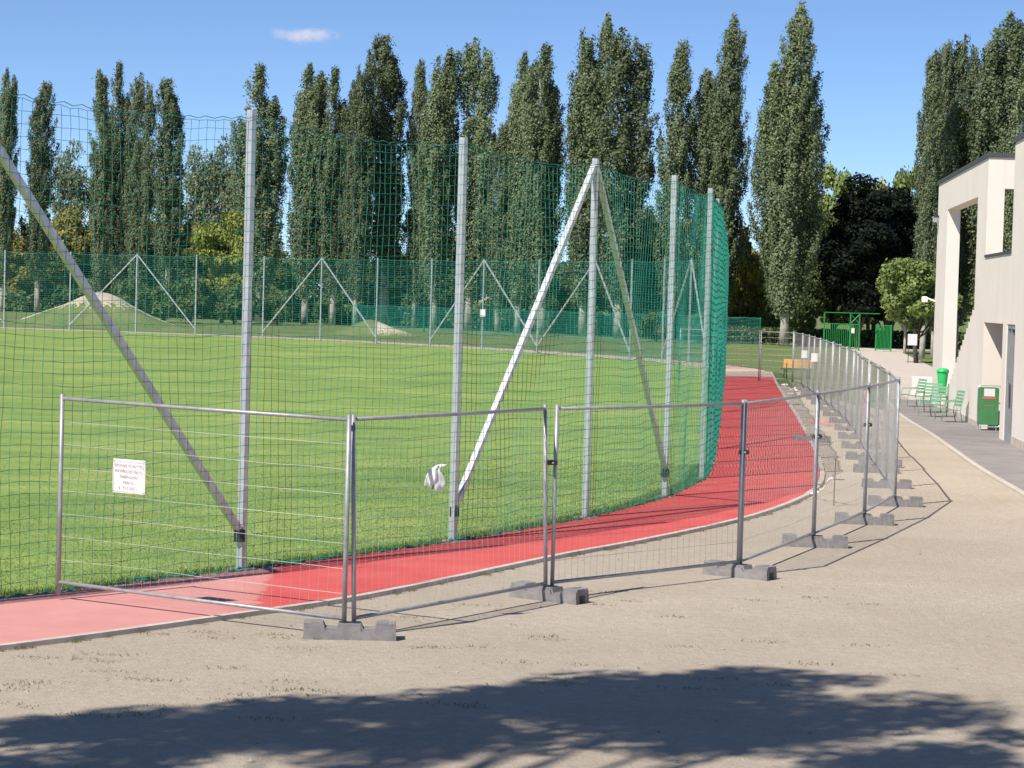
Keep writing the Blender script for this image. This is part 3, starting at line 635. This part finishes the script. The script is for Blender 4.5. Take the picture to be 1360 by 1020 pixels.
for k in range(len(back) - 1):
    fence_panel(back[k], back[k + 1], ORD[k] + ' wire fence panel of the straight run, counted from the fence corner by the sand', group='panels of the straight fence run', fine=False, lean=RNG.uniform(-.015, .015))
side = [(11.0, 90.0), (9.6, 91.0), (9.6 - 2.3, 91.6)]
fence_panel(back[-1], (9.75, 90.6), 'short fence panel closing the far end in front of the orange bench', fine=False)
fence_panel((9.75, 90.6), (6.6, 91.2), 'fence panel closing the far end of the track against the net', fine=False)

def foot_mesh():
    L, W = 0.84, 0.24; mb = MB()
    top = [(-.40, .160), (-.245, .155), (-.225, .105), (-.12, .10), (-.10, .145), (.10, .145), (.12, .10), (.225, .105), (.245, .155), (.40, .160)]
    mb.prism([(-.345, 0)] + [(-.345, .16)] + top[1:-1] + [(.345, .16), (.345, 0)], lambda u, v, t: (u, t, v), -W / 2 + .02, W / 2 - .02)
    for e in (-1, 1):                                  # ends with a carrying slot: two cheeks and a lintel
        for y0, y1 in ((-W / 2 + .02, -.055), (.055, W / 2 - .02)): mb.box((min(e * .346, e * .42), y0, 0), (max(e * .346, e * .42), y1, .158), .006)
        mb.box((min(e * .346, e * .415), -.0549, .085), (max(e * .346, e * .415), .0549, .156), .004)
    low = [(-.425, 0), (-.415, .13), (-.24, .125), (-.22, .085), (-.105, .08), (-.09, .12), (.09, .12), (.105, .08), (.22, .085), (.24, .125), (.415, .13), (.425, 0)]
    mb.prism(low, lambda u, v, t: (u, t, v), -W / 2, -W / 2 + .0195); mb.prism(low, lambda u, v, t: (u, t, v), W / 2 - .0195, W / 2)
    return mb.mesh('block')
FM = foot_mesh(); FM.materials.append(MAT['foot'])
collar = MB().tube([(0, 0, .146), (0, 0, .151)], .05, 12).mesh('socket'); collar.materials.append(MAT['dark_metal'])
def foot(p, rz, label, group=None):
    t = empty('ballast_block', (p[0], p[1], 0), rz, label, 'block', group)
    obj('body', FM, None, t)
    for x in (-.05, .05):
        c = obj('socket', collar, None, t); c.location = (x, 0, 0)
foot((-1.42, 20.93), 0.06, 'grey block foot joining the notice panel to the scrap panel')
foot((0.45, 23.97), -0.62, 'grey block foot at the far edge of the panel with the plastic scrap')
foot((2.69, 26.46), -0.60, 'grey block foot under the double upright before the bend')
foot((4.02, 29.97), -0.05, 'grey block foot on the first upright of the bend')
foot((5.17, 33.27), -0.05, 'grey block foot on the second upright of the bend')
foot((6.14, 36.42), -0.02, 'grey block foot at the corner where the fence turns away')
for k, p in enumerate(back[1:-1]):
    foot(p, RNG.uniform(-.12, .12), ORD[k] + ' grey block foot under the straight fence run, counted from the corner', 'feet of the straight fence run')
foot((7.3, 45.2), -.2, 'spare grey block foot lying by the straight fence', 'spare feet'); foot((6.9, 52.5), .1, 'spare grey block foot lying by the straight fence', 'spare feet')
for k, p in enumerate(FPTS[2:6]):                         # coupling clips
    c = empty('fence_clamp', (p[0], p[1], 0), 0.4, 'small dark clamp holding two fence uprights together', 'clamp', 'fence clamps')
    MB().box((-.05, -.03, 1.42), (.06, .03, 1.47), .008).build('bracket', 'dark_metal', c)
    MB().tube([(0, -.05, 1.445), (0, .05, 1.445)], .011, 6).build('bolt', 'galv', c)

# the notice on the first panel
a = np.array(FPTS[0]); b = np.array(FPTS[1]); d = (b - a) / np.linalg.norm(b - a); rz = math.atan2(d[1], d[0])
sp_ = a + d * 0.93; nrm = np.array([d[1], -d[0]])
if nrm[1] > 0: nrm = -nrm
sg = empty('notice', (sp_[0] + nrm[0] * .03, sp_[1] + nrm[1] * .03, 1.32), rz, 'white printed notice tied to the wire fence panel', 'notice')
mb = MB(); nx, nz = 10, 8; gx, gz = np.meshgrid(np.linspace(-.2, .2, nx), np.linspace(-.165, .165, nz)); gy = 0.006 * np.sin(gx * 11) * np.cos(gz * 9)
V = np.c_[gx.ravel(), gy.ravel(), gz.ravel()]; F = [(j * nx + i, j * nx + i + 1, (j + 1) * nx + i + 1, (j + 1) * nx + i) for j in range(nz - 1) for i in range(nx - 1)]
mb.add(V, F); mb.add(V + np.array([0, .003, 0]), [f[::-1] for f in F]); mb.build('sheet', 'paper', sg)
bd = MB()
for x0, x1, z0, z1 in ((-.188, .188, .146, .149), (-.188, .188, -.149, -.146), (-.188, -.185, -.146, .146), (.185, .188, -.146, .146)): bd.box((x0, -.0095, z0), (x1, -.0085, z1))
bd.build('border', 'ink', sg)
for k, tx in enumerate(('EPONGE DI ACT ES', 'ENOMBLE DE DECOL', 'TARENCEIN', 'PARCH', 'E  TVT DES L')):
    cu = bpy.data.curves.new('lettering', 'FONT'); cu.body = tx; cu.size = 0.043; cu.align_x = 'CENTER'
    co = bpy.data.objects.new('tmp', cu); COL.objects.link(co); dg = bpy.context.evaluated_depsgraph_get(); dg.update()
    me = bpy.data.meshes.new_from_object(co.evaluated_get(dg)); bpy.data.objects.remove(co); me.materials.clear()
    w_ = max(v.co.x for v in me.vertices) - min(v.co.x for v in me.vertices)
    for v in me.vertices: v.co = ((v.co.x * min(1, .34 / w_)), -.0100, v.co.y + .092 - k * .055)
    obj('lettering', me, 'ink', sg)
for x in (-.19, .19):
    for z in (-.15, .15): MB().tube([(x, -.01, z), (x, .045, z + .01)], .0025, 5).build('cable_tie', 'dark_metal', sg)

# the plastic scrap caught on the second panel
a = np.array((-1.40, 20.95)); b = np.array(FPTS[2]); d = (b - a) / np.linalg.norm(b - a); rz = math.atan2(d[1], d[0])
q = a + d * 1.24
pb = empty('plastic_scrap', (q[0] + .05, q[1] - .03, 1.40), 0.12, 'torn white plastic scrap with a grey stripe caught on the fence mesh', 'plastic scrap'); pb.scale = (1.15, 1, 1.15)
out = [(-.095, -.06), (-.085, .02), (-.06, .07), (-.02, .10), (.005, .118), (.045, .125), (.095, .122), (.07, .105), (.035, .09), (.03, .07), (.06, .03), (.08, -.02), (.08, -.06), (.05, -.10), (.01, -.105), (-.03, -.08)]
bm = bmesh.new(); f = bm.faces.new([bm.verts.new((x, 0, z)) for x, z in out]); bmesh.ops.triangulate(bm, faces=[f]); bmesh.ops.subdivide_edges(bm, edges=bm.edges, cuts=2, use_grid_fill=True)
for v in bm.verts: v.co.y = -.016 * math.sin(v.co.x * 24 + 1) - .010 * math.sin(v.co.z * 31) - .004 * math.cos(v.co.x * 60)
ext = bmesh.ops.extrude_face_region(bm, geom=list(bm.faces)); bmesh.ops.translate(bm, verts=[v for v in ext['geom'] if isinstance(v, bmesh.types.BMVert)], vec=(0, .006, 0))
bmesh.ops.recalc_face_normals(bm, faces=bm.faces)
me = bpy.data.meshes.new('film'); bm.to_mesh(me); bm.free(); obj('film', me, 'plastic_white', pb, True)
st = [(.02, .115), (-.005, .085), (.0, .05), (0, .01), (-.012, -.04), (-.03, -.085)]
mb = MB(); V = []
for x, z in st:
    for dx in (-.008, .008): xx = x + dx; V.append((xx, -.016 * math.sin(xx * 24 + 1) - .010 * math.sin(z * 31) - .004 * math.cos(xx * 60) - .007, z))
mb.add(V, [(2 * i, 2 * i + 1, 2 * i + 3, 2 * i + 2) for i in range(len(st) - 1)]); mb.build('stripe', 'grey_stripe', pb)

# stake with tape at the track corner, barrier tape, debris
sk = empty('marker_stake', (5.12, 36.1, 0), 0, 'thin rusty steel stake standing beside the curved track edge', 'stake')
MB().tube([(0, 0, -.1), (0.01, 0, 0.78)], .009, 6).build('rod', 'rust', sk); MB().tube([(-.02, 0, .42), (.16, .02, .42)], .007, 5).build('crossbar', 'rust', sk)
def ribbon(name, pts, w, mat, label, cat, group=None, twist=1.5):
    P = np.array(pts, float); t = np.linspace(0, 1, 26); k = np.linspace(0, 1, len(P)); P = np.c_[[np.interp(t, k, P[:, i]) for i in range(3)]].T
    P += np.c_[np.sin(t * 23) * .02, np.cos(t * 17) * .02, np.sin(t * 31 + 1) * .02]
    an = np.sin(t * 9) * twist; wv = np.c_[np.cos(an) * .4, np.sin(an) * .4, np.abs(np.cos(an * .5))] * w / 2
    V = np.vstack([P + wv, P - wv, P + wv + [.004, .004, 0], P - wv + [.004, .004, 0]]); n = 26
    Q = [(i, i + 1, n + i + 1, n + i) for i in range(n - 1)] + [(2 * n + i, 3 * n + i, 3 * n + i + 1, 2 * n + i + 1) for i in range(n - 1)]
    return tag(obj(name, mesh_np(name, V, Q), mat), label, cat, group)
ribbon('barrier_tape', [(4.95, 37.6, .05), (5.03, 36.9, .2), (5.12, 36.15, .5)], .035, 'plastic_white', 'white tape tied from the rusty stake to the track edge', 'tape')
ribbon('barrier_tape', [(7.75, 50.5, 1.25), (7.72, 50.3, .95), (7.78, 50.4, .6), (7.7, 50.2, .25)], .08, 'tape_red', 'red tape hanging crumpled from the straight fence', 'tape')
ribbon('barrier_tape', [(7.9, 61.0, .04), (8.2, 60.2, .10), (8.35, 59.0, .04), (8.45, 57.6, .08)], .05, 'tape_red', 'faded red tape lying along the ground inside the fence', 'tape')
for k, (x, y, s) in enumerate([(10.35, 87.5, .36), (10.6, 85.0, .28), (10.1, 82.4, .4), (9.6, 79.0, .3), (10.0, 76.0, .28)]):
    rng = np.random.default_rng(k); bm = bmesh.new(); bmesh.ops.create_icosphere(bm, subdivisions=2, radius=s * .5)
    for v in bm.verts: v.co *= rng.uniform(.6, 1.15); v.co.z = max(0, v.co.z * .35 + .03)
    me = bpy.data.meshes.new('debris'); bm.to_mesh(me); bm.free(); o = obj('rubble_lump', me, 'plastic_white' if k < 2 else 'concrete'); o.location = (x, y, 0)
    tag(o, 'white crumpled sheeting on the grass at the far fence corner' if k < 2 else 'pale rubble lump on the sand inside the straight fence', 'debris', 'crumpled sheeting' if k < 2 else 'rubble inside the fence')
for k, (x, y, z, lab) in enumerate([(10.25, 77.6, 1.35, 'small white board hung on the straight fence, the nearer one'), (10.75, 84.2, 1.3, 'small white board hung on the straight fence near its far corner')]):
    t = empty('fence_board', (x - .05, y - .05, z), 0.1, lab, 'board'); MB().box((-.13, -.01, -.14), (.13, .01, .14), .004).build('plate', 'paper', t)
    MB().tube([(-.1, -.012, .1), (-.1, .05, .14)], .006, 5).build('tie', 'dark_metal', t)
nt_ = empty('net_plate', (-1.76, 129.85, 2.1), 0, 'small white plate fixed to a pole of the far net', 'plate'); MB().box((-.16, -.10, -.2), (.16, -.07, .2), .01).build('plate', 'paper', nt_)
MB().box((-.03, -.07, -.05), (.03, -.04, .05)).build('clip', 'dark_metal', nt_)

# ------------------------------------------------------------------ the building
BA = math.atan(0.0932)
bld = empty('building', (11.47, 51.2, 0), -BA, 'pale rendered two-storey building with an open stair wall and dark roof edge', 'building')
def bbox(name, x0, x1, s0, s1, z0, z1, mat, par=bld, bev=0.0): return MB().box((x0, s0, z0), (x1, s1, z1), bev).build(name, mat, par)
ZT = 7.13
steps = []; s_, z_ = 20.0, 0.0; nst = 18
poly = [(9.24, 0.0)]
s1, z1 = 11.55, 3.12
ds = (20.0 - s1) / nst; dz = z1 / nst
pts = []
for k in range(nst): pts += [(20.0 - k * ds, k * dz), (20.0 - k * ds, (k + 1) * dz)]
poly += pts + [(s1, z1), (s1, 6.2), (20.29, 6.2), (20.29, 0.0), (23.6, 0.0), (23.6, ZT), (9.24, ZT)]
MB().prism(poly, lambda u, v, t: (t, u, v), 0.0, 0.40).build('wall', 'render', bld)['label'] = 'wall with the tall stepped opening'
# stairs behind it
stm = MB()
for k in range(nst): stm.box((0.41, 20.0 - (k + 1) * ds, max(0, (k - 1) * dz)), (1.75, 20.0 - k * ds - .005, (k + 1) * dz - .01))
stm.build('staircase', 'concrete', bld)
bbox('landing', 0.41, 4.5, 9.6, 11.5, 3.3, 3.55, 'concrete')
# end wall facing the terrace, with a doorway
bbox('wall', 0.402, 0.44, 9.242, 9.55, 0, ZT, 'render'); bbox('wall', 1.42, 4.8, 9.242, 9.55, 3.55, ZT, 'render'); bbox('lintel', 0.442, 1.418, 9.243, 9.549, 6.32, ZT, 'render')
# balcony parapet and terrace floor
bbox('parapet', 0.0, 0.22, 3.602, 9.238, 2.81, 4.5, 'render'); bbox('coping', -.03, .25, 3.606, 9.236, 4.502, 4.57, 'coping')
bbox('terrace_floor', 0.222, 4.8, 3.602, 9.238, 2.9, 3.5, 'render')
# entrance recess below
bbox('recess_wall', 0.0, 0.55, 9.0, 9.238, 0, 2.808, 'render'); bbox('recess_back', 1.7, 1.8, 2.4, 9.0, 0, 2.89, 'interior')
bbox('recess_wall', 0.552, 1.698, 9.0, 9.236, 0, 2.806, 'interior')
bbox('pillar', 0.0, 0.35, 4.0, 4.8, 0, 2.808, 'render')
dr = bbox('door', 0.10, 0.16, 2.52, 3.9, 0.05, 2.7, 'interior'); dr['label'] = 'narrow glazed door with grey metal frame'
for s0, s1_ in ((2.40, 2.52), (3.3, 3.38), (3.90, 3.998)): bbox('frame', 0.02, 0.20, s0, s1_, 0.0, 2.806, 'alu', dr)
bbox('frame', 0.02, 0.20, 2.522, 3.898, 2.702, 2.804, 'alu', dr)
MB().tube([(-.02, 3.22, .95), (-.02, 3.22, 1.5)], .018, 8).build('handle', 'alu', dr)
# main block
bbox('wall', 0.0, 0.40, -16, 2.398, 0, ZT, 'render'); bbox('wall', 0.0, .40, 2.40, 3.6, 2.81, ZT, 'render')
bbox('wall', 0.402, 9.5, 3.3, 3.6, 3.502, ZT, 'render'); bbox('wall', 9.5, 9.9, -16, 3.6, 0, ZT, 'render'); bbox('wall', 0.402, 9.498, -16, -15.6, 0, ZT, 'render')
bbox('roof_slab', 0.402, 9.498, -15.59, 3.29, 6.7, 6.95, 'coping')
for x0, x1, s0, s1_ in ((-.04, .44, 9.2, 23.64), (0.442, 4.84, 9.2, 9.6), (-.04, .44, -16.04, 3.64), (0.442, 9.94, 3.26, 3.64)): bbox('coping', x0, x1, s0, s1_, ZT + .002, ZT + .12, 'coping')
bbox('plinth', -.012, -.001, -15.9, 2.38, 0.0, 0.22, 'concrete'); bbox('plinth', -.012, -.001, 9.3, 19.9, 0.0, 0.17, 'concrete')
lt = bbox('wall_lamp', -.16, 0.0, 23.1, 23.25, 6.05, 6.12, 'dark_metal'); bbox('shade', -.2, -.06, 23.08, 23.27, 5.9, 6.045, 'alu', lt)
fl = MB().tube([(-.02, 23.3, 3.35), (-.28, 23.4, 3.45)], .03, 6).build('floodlight', 'plastic_white', bld)
MB().box((-.44, 23.32, 3.33), (-.26, 23.55, 3.50), .03).build('lamp_head', 'plastic_white', fl)

# ------------------------------------------------------------------ things along the building
lb = empty('litter_bin', (12.93, 69.0, 0.53), -BA, 'bright green tapered litter bin with lid mounted on the building wall', 'litter bin')
MB().tube([(0, 0, 0), (0, 0, .04), (0, 0, .66), (0, 0, .68)], [.095, .105, .165, .165], 16).build('body', 'green_bright', lb, True)
MB().tube([(0, 0, .681), (0, 0, .70), (0, 0, .76), (0, 0, .80), (0, 0, .815)], [.185, .19, .18, .11, .05], 16).build('lid', 'green_bright', lb, True)
MB().box((-.03, -.195, .70), (.03, -.17, .74), .005).build('clasp', 'green_bright', lb)
MB().box((.12, -.03, .2), (.34, .03, .26)).build('bracket', 'dark_metal', lb)

gb = empty('bin_cabinet', (12.36, 59.5, 0), -0.02, 'dark green upright bin cabinet with rounded steel frame and white paper', 'bin cabinet')
def rrect(w, z0, z1, r, n=6):
    pts = []
    for cx, cz, a0 in ((w - r, z1 - r, 0), (-w + r, z1 - r, 90), (-w + r, z0 + r, 180), (w - r, z0 + r, 270)):
        for k in range(n + 1): a = math.radians(a0 + 90 * k / n); pts.append((cx + r * math.cos(a), cz + r * math.sin(a)))
    return pts
MB().prism(rrect(.25, .16, 1.13, .05), lambda u, v, t: (u, t, v), -.10, .22).build('body', 'green_paint', gb)
fr = rrect(.30, .11, 1.18, .09); MB().tube([(x, -.11, z) for x, z in fr + fr[:1]], .014, 6).build('frame', 'galv', gb)
for x in (-.2, .2):
    MB().tube([(x, -.1, .0), (x, -.1, .14)], .014, 6).build('leg', 'galv', gb); MB().tube([(x, .2, .0), (x, .2, .17)], .014, 6).build('leg', 'galv', gb)
MB().box((-.14, -.106, .90), (.14, -.1015, 1.10)).build('paper', 'paper', gb); MB().box((-.18, -.106, .83), (.17, -.1015, .885)).build('red_strip', 'red_print', gb)
for k in range(9): MB().box((-.14 + k * .031, -.105, .64), (-.14 + k * .031 + .02, -.1015, .668)).build('print_mark', 'red_print', gb)
MB().tube([(.26, .02, .72), (.48, .02, .72)], .016, 6).build('handle', 'yellow', gb)

def chair(loc, rz, label, dark=False):
    c = empty('garden_chair', (*loc, 0), rz, label, 'chair', 'garden chairs by the wall')   # faces local -x
    for y in (-.28, .28):
        MB().tube([(.30, y, .0), (-.26, y, .0), (-.30, y, .04), (-.27, y, .40), (-.22, y, .58), (.16, y, .60), (.27, y, .62)], .014, 6).build('side_frame', 'green_chair', c, True)
        MB().tube([(.30, y, .0), (.22, y, .34), (.34, y, .88)], .014, 6).build('leg', 'green_chair', c, True)
    st_ = MB()
    for k in range(6): st_.box((-.27 + k * .085, -.27, .38 - k * .008), (-.27 + k * .085 + .066, .27, .396 - k * .008))
    st_.build('seat', 'seat_dark' if dark else 'green_chair', c)
    bk = MB()
    for k in range(5): z = .46 + k * .092; x = .235 + k * .022; bk.add([(x, -.27, z), (x, .27, z), (x + .016, .27, z + .062), (x + .016, -.27, z + .062), (x + .012, -.27, z), (x + .012, .27, z), (x + .028, .27, z + .062), (x + .028, -.27, z + .062)], [(0, 1, 2, 3), (7, 6, 5, 4), (0, 4, 5, 1), (3, 2, 6, 7)])
    bk.build('backrest', 'green_chair', c)
chair((12.62, 72.3), .25, 'green metal garden chair with a dark seat beside the litter bin', True)
chair((12.45, 68.6), .9, 'green slatted garden chair next to the chair with the dark seat')
chair((12.12, 66.0), .75, 'green slatted garden chair between two other green chairs')
chair((12.05, 63.2), .15, 'green slatted garden chair closest to the bin cabinet')

# low wall at the end of the pavement
lw = empty('low_wall', (14.6, 81.8, 0), -0.1, 'low beige concrete wall past the building corner', 'wall')
MB().box((-.35, 0, -.1), (.42, .5, .66), .02).build('block', 'render', lw); MB().box((.46, .02, -.1), (1.4, .4, .58), .02).build('block', 'concrete', lw)
MB().tube([(.44, -.03, 0), (.44, -.03, .72)], .02, 6).build('post', 'dark_metal', lw)

# bench on the lawn
bn = empty('park_bench', (11.85, 95.7, 0), -0.35, 'orange wooden bench on the grass beyond the end of the track', 'bench')
for k in range(3): MB().box((-.62, .18 + k * .02, .46 + k * .125), (.62, .22 + k * .02, .57 + k * .125), .006).build('board', 'bench_wood', bn)
for k in range(3): MB().box((-.62, -.28 + k * .14, .40), (.62, -.17 + k * .14, .44), .006).build('board', 'seat_dark', bn)
for x in (-.48, .48):
    MB().tube([(x, -.26, 0), (x, -.22, .40)], .025, 6).build('leg', 'dark_metal', bn); MB().tube([(x, .26, 0), (x, .16, .40), (x, .26, .84)], .025, 6).build('leg', 'dark_metal', bn)
wp = empty('white_board', (22.15, 127.3, 0), 0.1, 'white board leaning on the trunk of the small light green tree', 'board'); MB().box((-.30, -.03, 1.0), (.22, .03, 1.62), .01).build('panel', 'paper', wp)
for x in (-.25, .18): MB().tube([(x, 0, 0), (x, 0, 1.0)], .02, 6).build('leg', 'dark_metal', wp)

# green gate
gt = empty('green_gate', (22.45, 157.0, 0), 0.05, 'open green metal bar gate with a cross-braced overhead frame', 'gate')
def gpart(n, a, b, r=.035): return MB().tube([a, b], r, 6).build(n, 'green_gate', gt)
for x in (-1.25, .55, 1.18): gpart('post', (x, 0, 0), (x, 0, 2.55), .05)
gpart('crossbeam', (-1.25, 0, 2.57), (2.55, 0, 2.57)); gpart('brace', (.55, 0, 1.85), (1.18, 0, 2.5), .03); gpart('brace', (.55, 0, 2.5), (1.18, 0, 1.85), .03)
gpart('rail', (-1.25, 0, 1.8), (1.18, 0, 1.8)); gpart('rail', (-1.25, 0, .15), (1.18, 0, .15))
for k in range(19): x = -1.2 + k * .13; MB().box((x - .018, -.02, .15), (x + .018, .02, 1.8)).build('bar', 'green_gate', gt)
MB().box((.62, -.06, 1.2), (.84, -.03, 1.55)).build('plate', 'paper', gt)
gl = empty('green_gate_leaf', (25.35, 157.4, 0), -0.9, 'second leaf of the green bar gate swung half open beside the tree', 'gate')
for x in (-.7, .7): MB().tube([(x, 0, 0), (x, 0, 1.85)], .045, 6).build('post', 'green_gate', gl)
for z in (.15, 1.78): MB().tube([(-.7, 0, z), (.7, 0, z)], .035, 6).build('rail', 'green_gate', gl)
for k in range(11): x = -.62 + k * .124; MB().box((x - .02, -.02, .15), (x + .02, .02, 1.78)).build('bar', 'green_gate', gl)

# ------------------------------------------------------------------ mounds, far bits
def mound(name, loc, rx, ry, h, earth, label, seed):
    rng = np.random.default_rng(seed); n = 110; u = np.linspace(-1, 1, n); X, Y = np.meshgrid(u, u); R = np.sqrt(X ** 2 + Y ** 2); r = np.clip(1 - R, 0, 1)
    Z = (r * r * (3 - 2 * r)) ** .8 * h * (1 + .14 * np.sin(X * 6 + seed) * np.cos(Y * 5)) + rng.normal(0, .02, X.shape) * (r > 0.05) * h * .3 - .03
    V = np.c_[(X * rx).ravel(), (Y * ry).ravel(), Z.ravel()]
    F = [(j * n + i, j * n + i + 1, (j + 1) * n + i + 1, (j + 1) * n + i) for j in range(n - 1) for i in range(n - 1)]
    me = mesh_np(name, V, F); o = obj(name, me, None, None, True); o.location = loc
    me.materials.append(MAT['lawn']); me.materials.append(MAT['earth'])
    zc = Z.ravel(); mi = []
    for f in F:
        c = V[list(f)].mean(0); mi.append(1 if earth(c[0] / rx, c[1] / ry, c[2] / h, rng) else 0)
    me.polygons.foreach_set('material_index', np.array(mi, np.int32)); return kind(o, 'structure')
mound('earth_mound', (-30.2, 166, 0), 7.0, 5.5, 2.25, lambda x, y, z, r: (z > .74 + r.normal(0, .08) and y < .3) or (x > .1 and abs(y + .1 - x * .2) < .07 and z > .1) or (x < -.1 and abs(y + .25) < .06 and z > .2), '', 1)
mound('low_mound', (-10.2, 166, 0), 3.6, 3, 1.0, lambda x, y, z, r: x > .1 and y < -.1 and z > .2 + r.normal(0, .14), '', 2)
# small cloud far up
cl = MB().box((-34, -14, -9), (34, 14, 9)).build('cloud', None); cl.location = (-141.0, 1500, 167.5)
m = bpy.data.materials.new('cloud_vapour'); m.use_nodes = True; nt = m.node_tree; N = nt.nodes; N.clear(); L = nt.links
out_ = N.new('ShaderNodeOutputMaterial'); pv_ = N.new('ShaderNodeVolumePrincipled'); L.new(pv_.outputs[0], out_.inputs['Volume'])
pv_.inputs['Color'].default_value = (0.98, 0.93, 0.94, 1); pv_.inputs['Anisotropy'].default_value = 0.1
tc = N.new('ShaderNodeTexCoord'); mp = N.new('ShaderNodeMapping'); mp.inputs['Scale'].default_value = (1 / 25, 1 / 11, 1 / 5.5); L.new(tc.outputs['Object'], mp.inputs[0])
ln = N.new('ShaderNodeVectorMath'); ln.operation = 'LENGTH'; L.new(mp.outputs[0], ln.inputs[0])
nz = N.new('ShaderNodeTexNoise'); nz.inputs['Scale'].default_value = 0.13; nz.inputs['Detail'].default_value = 4; L.new(tc.outputs['Object'], nz.inputs[0])
m1 = N.new('ShaderNodeMath'); m1.operation = 'MULTIPLY_ADD'; m1.inputs[1].default_value = 1.5; L.new(nz.outputs[0], m1.inputs[0]); m1.inputs[2].default_value = 0.2
m2 = N.new('ShaderNodeMath'); m2.operation = 'SUBTRACT'; L.new(m1.outputs[0], m2.inputs[0]); L.new(ln.outputs['Value'], m2.inputs[1])
m3 = N.new('ShaderNodeMath'); m3.operation = 'MULTIPLY'; m3.inputs[1].default_value = 0.10; m3.use_clamp = True; L.new(m2.outputs[0], m3.inputs[0]); L.new(m3.outputs[0], pv_.inputs['Density'])
cl.data.materials.append(m); kind(cl, 'structure')

# ------------------------------------------------------------------ grass along the net foot, weeds and pebbles on the sand
rng = np.random.default_rng(21)
def blades(name, P, h, mat, lean=0.5):
    n = len(P); an = rng.uniform(0, 6.28, n); w = rng.uniform(.003, .007, n); ln_ = rng.normal(0, lean, (n, 2)) * h[:, None]
    dx = np.c_[np.cos(an) * w, np.sin(an) * w, np.zeros(n)]
    T = P + np.c_[ln_, h]; V = np.stack([P - dx, P + dx, T], 1).reshape(-1, 3)
    return kind(obj(name, mesh_np(name, V, None, np.arange(3 * n).reshape(n, 3)), mat), 'stuff')
ip = smooth_path(INNER[:14], .02); k = rng.integers(0, len(ip), 20000); tn_ = np.gradient(ip, axis=0); tn_ /= np.linalg.norm(tn_, axis=1)[:, None]; nr_ = np.c_[-tn_[:, 1], tn_[:, 0]]
P = np.c_[ip[k] + nr_[k] * (rng.normal(0, .10, len(k)) + .10)[:, None], np.full(len(k), .028)]
blades('edge_grass', P, rng.gamma(2.2, .013, len(k)) + .01, 'tuft')
# short turf on the nearest part of the field
nb = 90000; t = rng.integers(0, len(ip), nb); off = rng.exponential(4.0, nb)
P = np.c_[ip[t] + nr_[t] * off[:, None], np.full(nb, .028)]; P = P[P[:, 0] > -9]
blades('field_turf', P, rng.uniform(.008, .022, len(P)), 'turf', 1.0)
C = []
for k in range(60):
    c = np.array([rng.uniform(-4.2, .6), rng.uniform(16.8, 21.2)]) if k < 40 else np.array([rng.uniform(-1, 4), rng.uniform(18, 25)])
    if c[1] > 19.8 + (c[0] + 4.36) * 1.2 - .25: continue
    C.append(np.c_[c + rng.normal(0, 1, (30, 2)) * [.12, .05], np.full(30, 0)])
op = smooth_path(OUTER[:12], .05)
for k in rng.integers(0, len(op), 70): C.append(np.c_[op[k] + np.array([.10, -.06]) + rng.normal(0, .03, (22, 2)), np.zeros(22)])
P = np.vstack(C); blades('dry_weeds', P, rng.uniform(.008, .03, len(P)), 'dry', 1.0)
n = 900; P = np.c_[rng.uniform(-5, 6, n), rng.uniform(14, 34, n)]
B0 = smooth_path(OUTER, .3); ok = np.array([p[1] < np.interp(p[0], B0[:60, 0], B0[:60, 1]) - .12 for p in P]); P = P[ok]
base = np.array([(1, 0, 0), (0, 1, 0), (-1, 0, 0), (0, -1, 0), (0, 0, .7), (0, 0, -.5)]); F = [(0, 1, 4), (1, 2, 4), (2, 3, 4), (3, 0, 4), (1, 0, 5), (2, 1, 5), (3, 2, 5), (0, 3, 5)]
r = rng.gamma(2.0, .0030, len(P)) + .002; V = (base[None] * (1 + rng.normal(0, .25, (len(P), 6, 1))) * r[:, None, None] + np.c_[P, r * .2][:, None]).reshape(-1, 3)
T = (np.arange(len(P))[:, None, None] * 6 + np.array(F)[None]).reshape(-1, 3)
kind(obj('pebbles', mesh_np('pebbles', V, None, T), 'stone'), 'stuff')

n = 260; P = np.c_[rng.uniform(-5, 8, n), rng.uniform(14, 36, n), np.full(n, .012)]
ok = np.array([p[1] < np.interp(p[0], B0[:60, 0], B0[:60, 1]) - .1 for p in P]); P = P[ok]; n = len(P)
kind(obj('fallen_leaves', leaf_cloud('fallen_leaves', P, rng.uniform(.02, .045, n), np.tile([0, 0, 1.0], (n, 1)), 0.0, rng, .25), 'dry'), 'stuff')
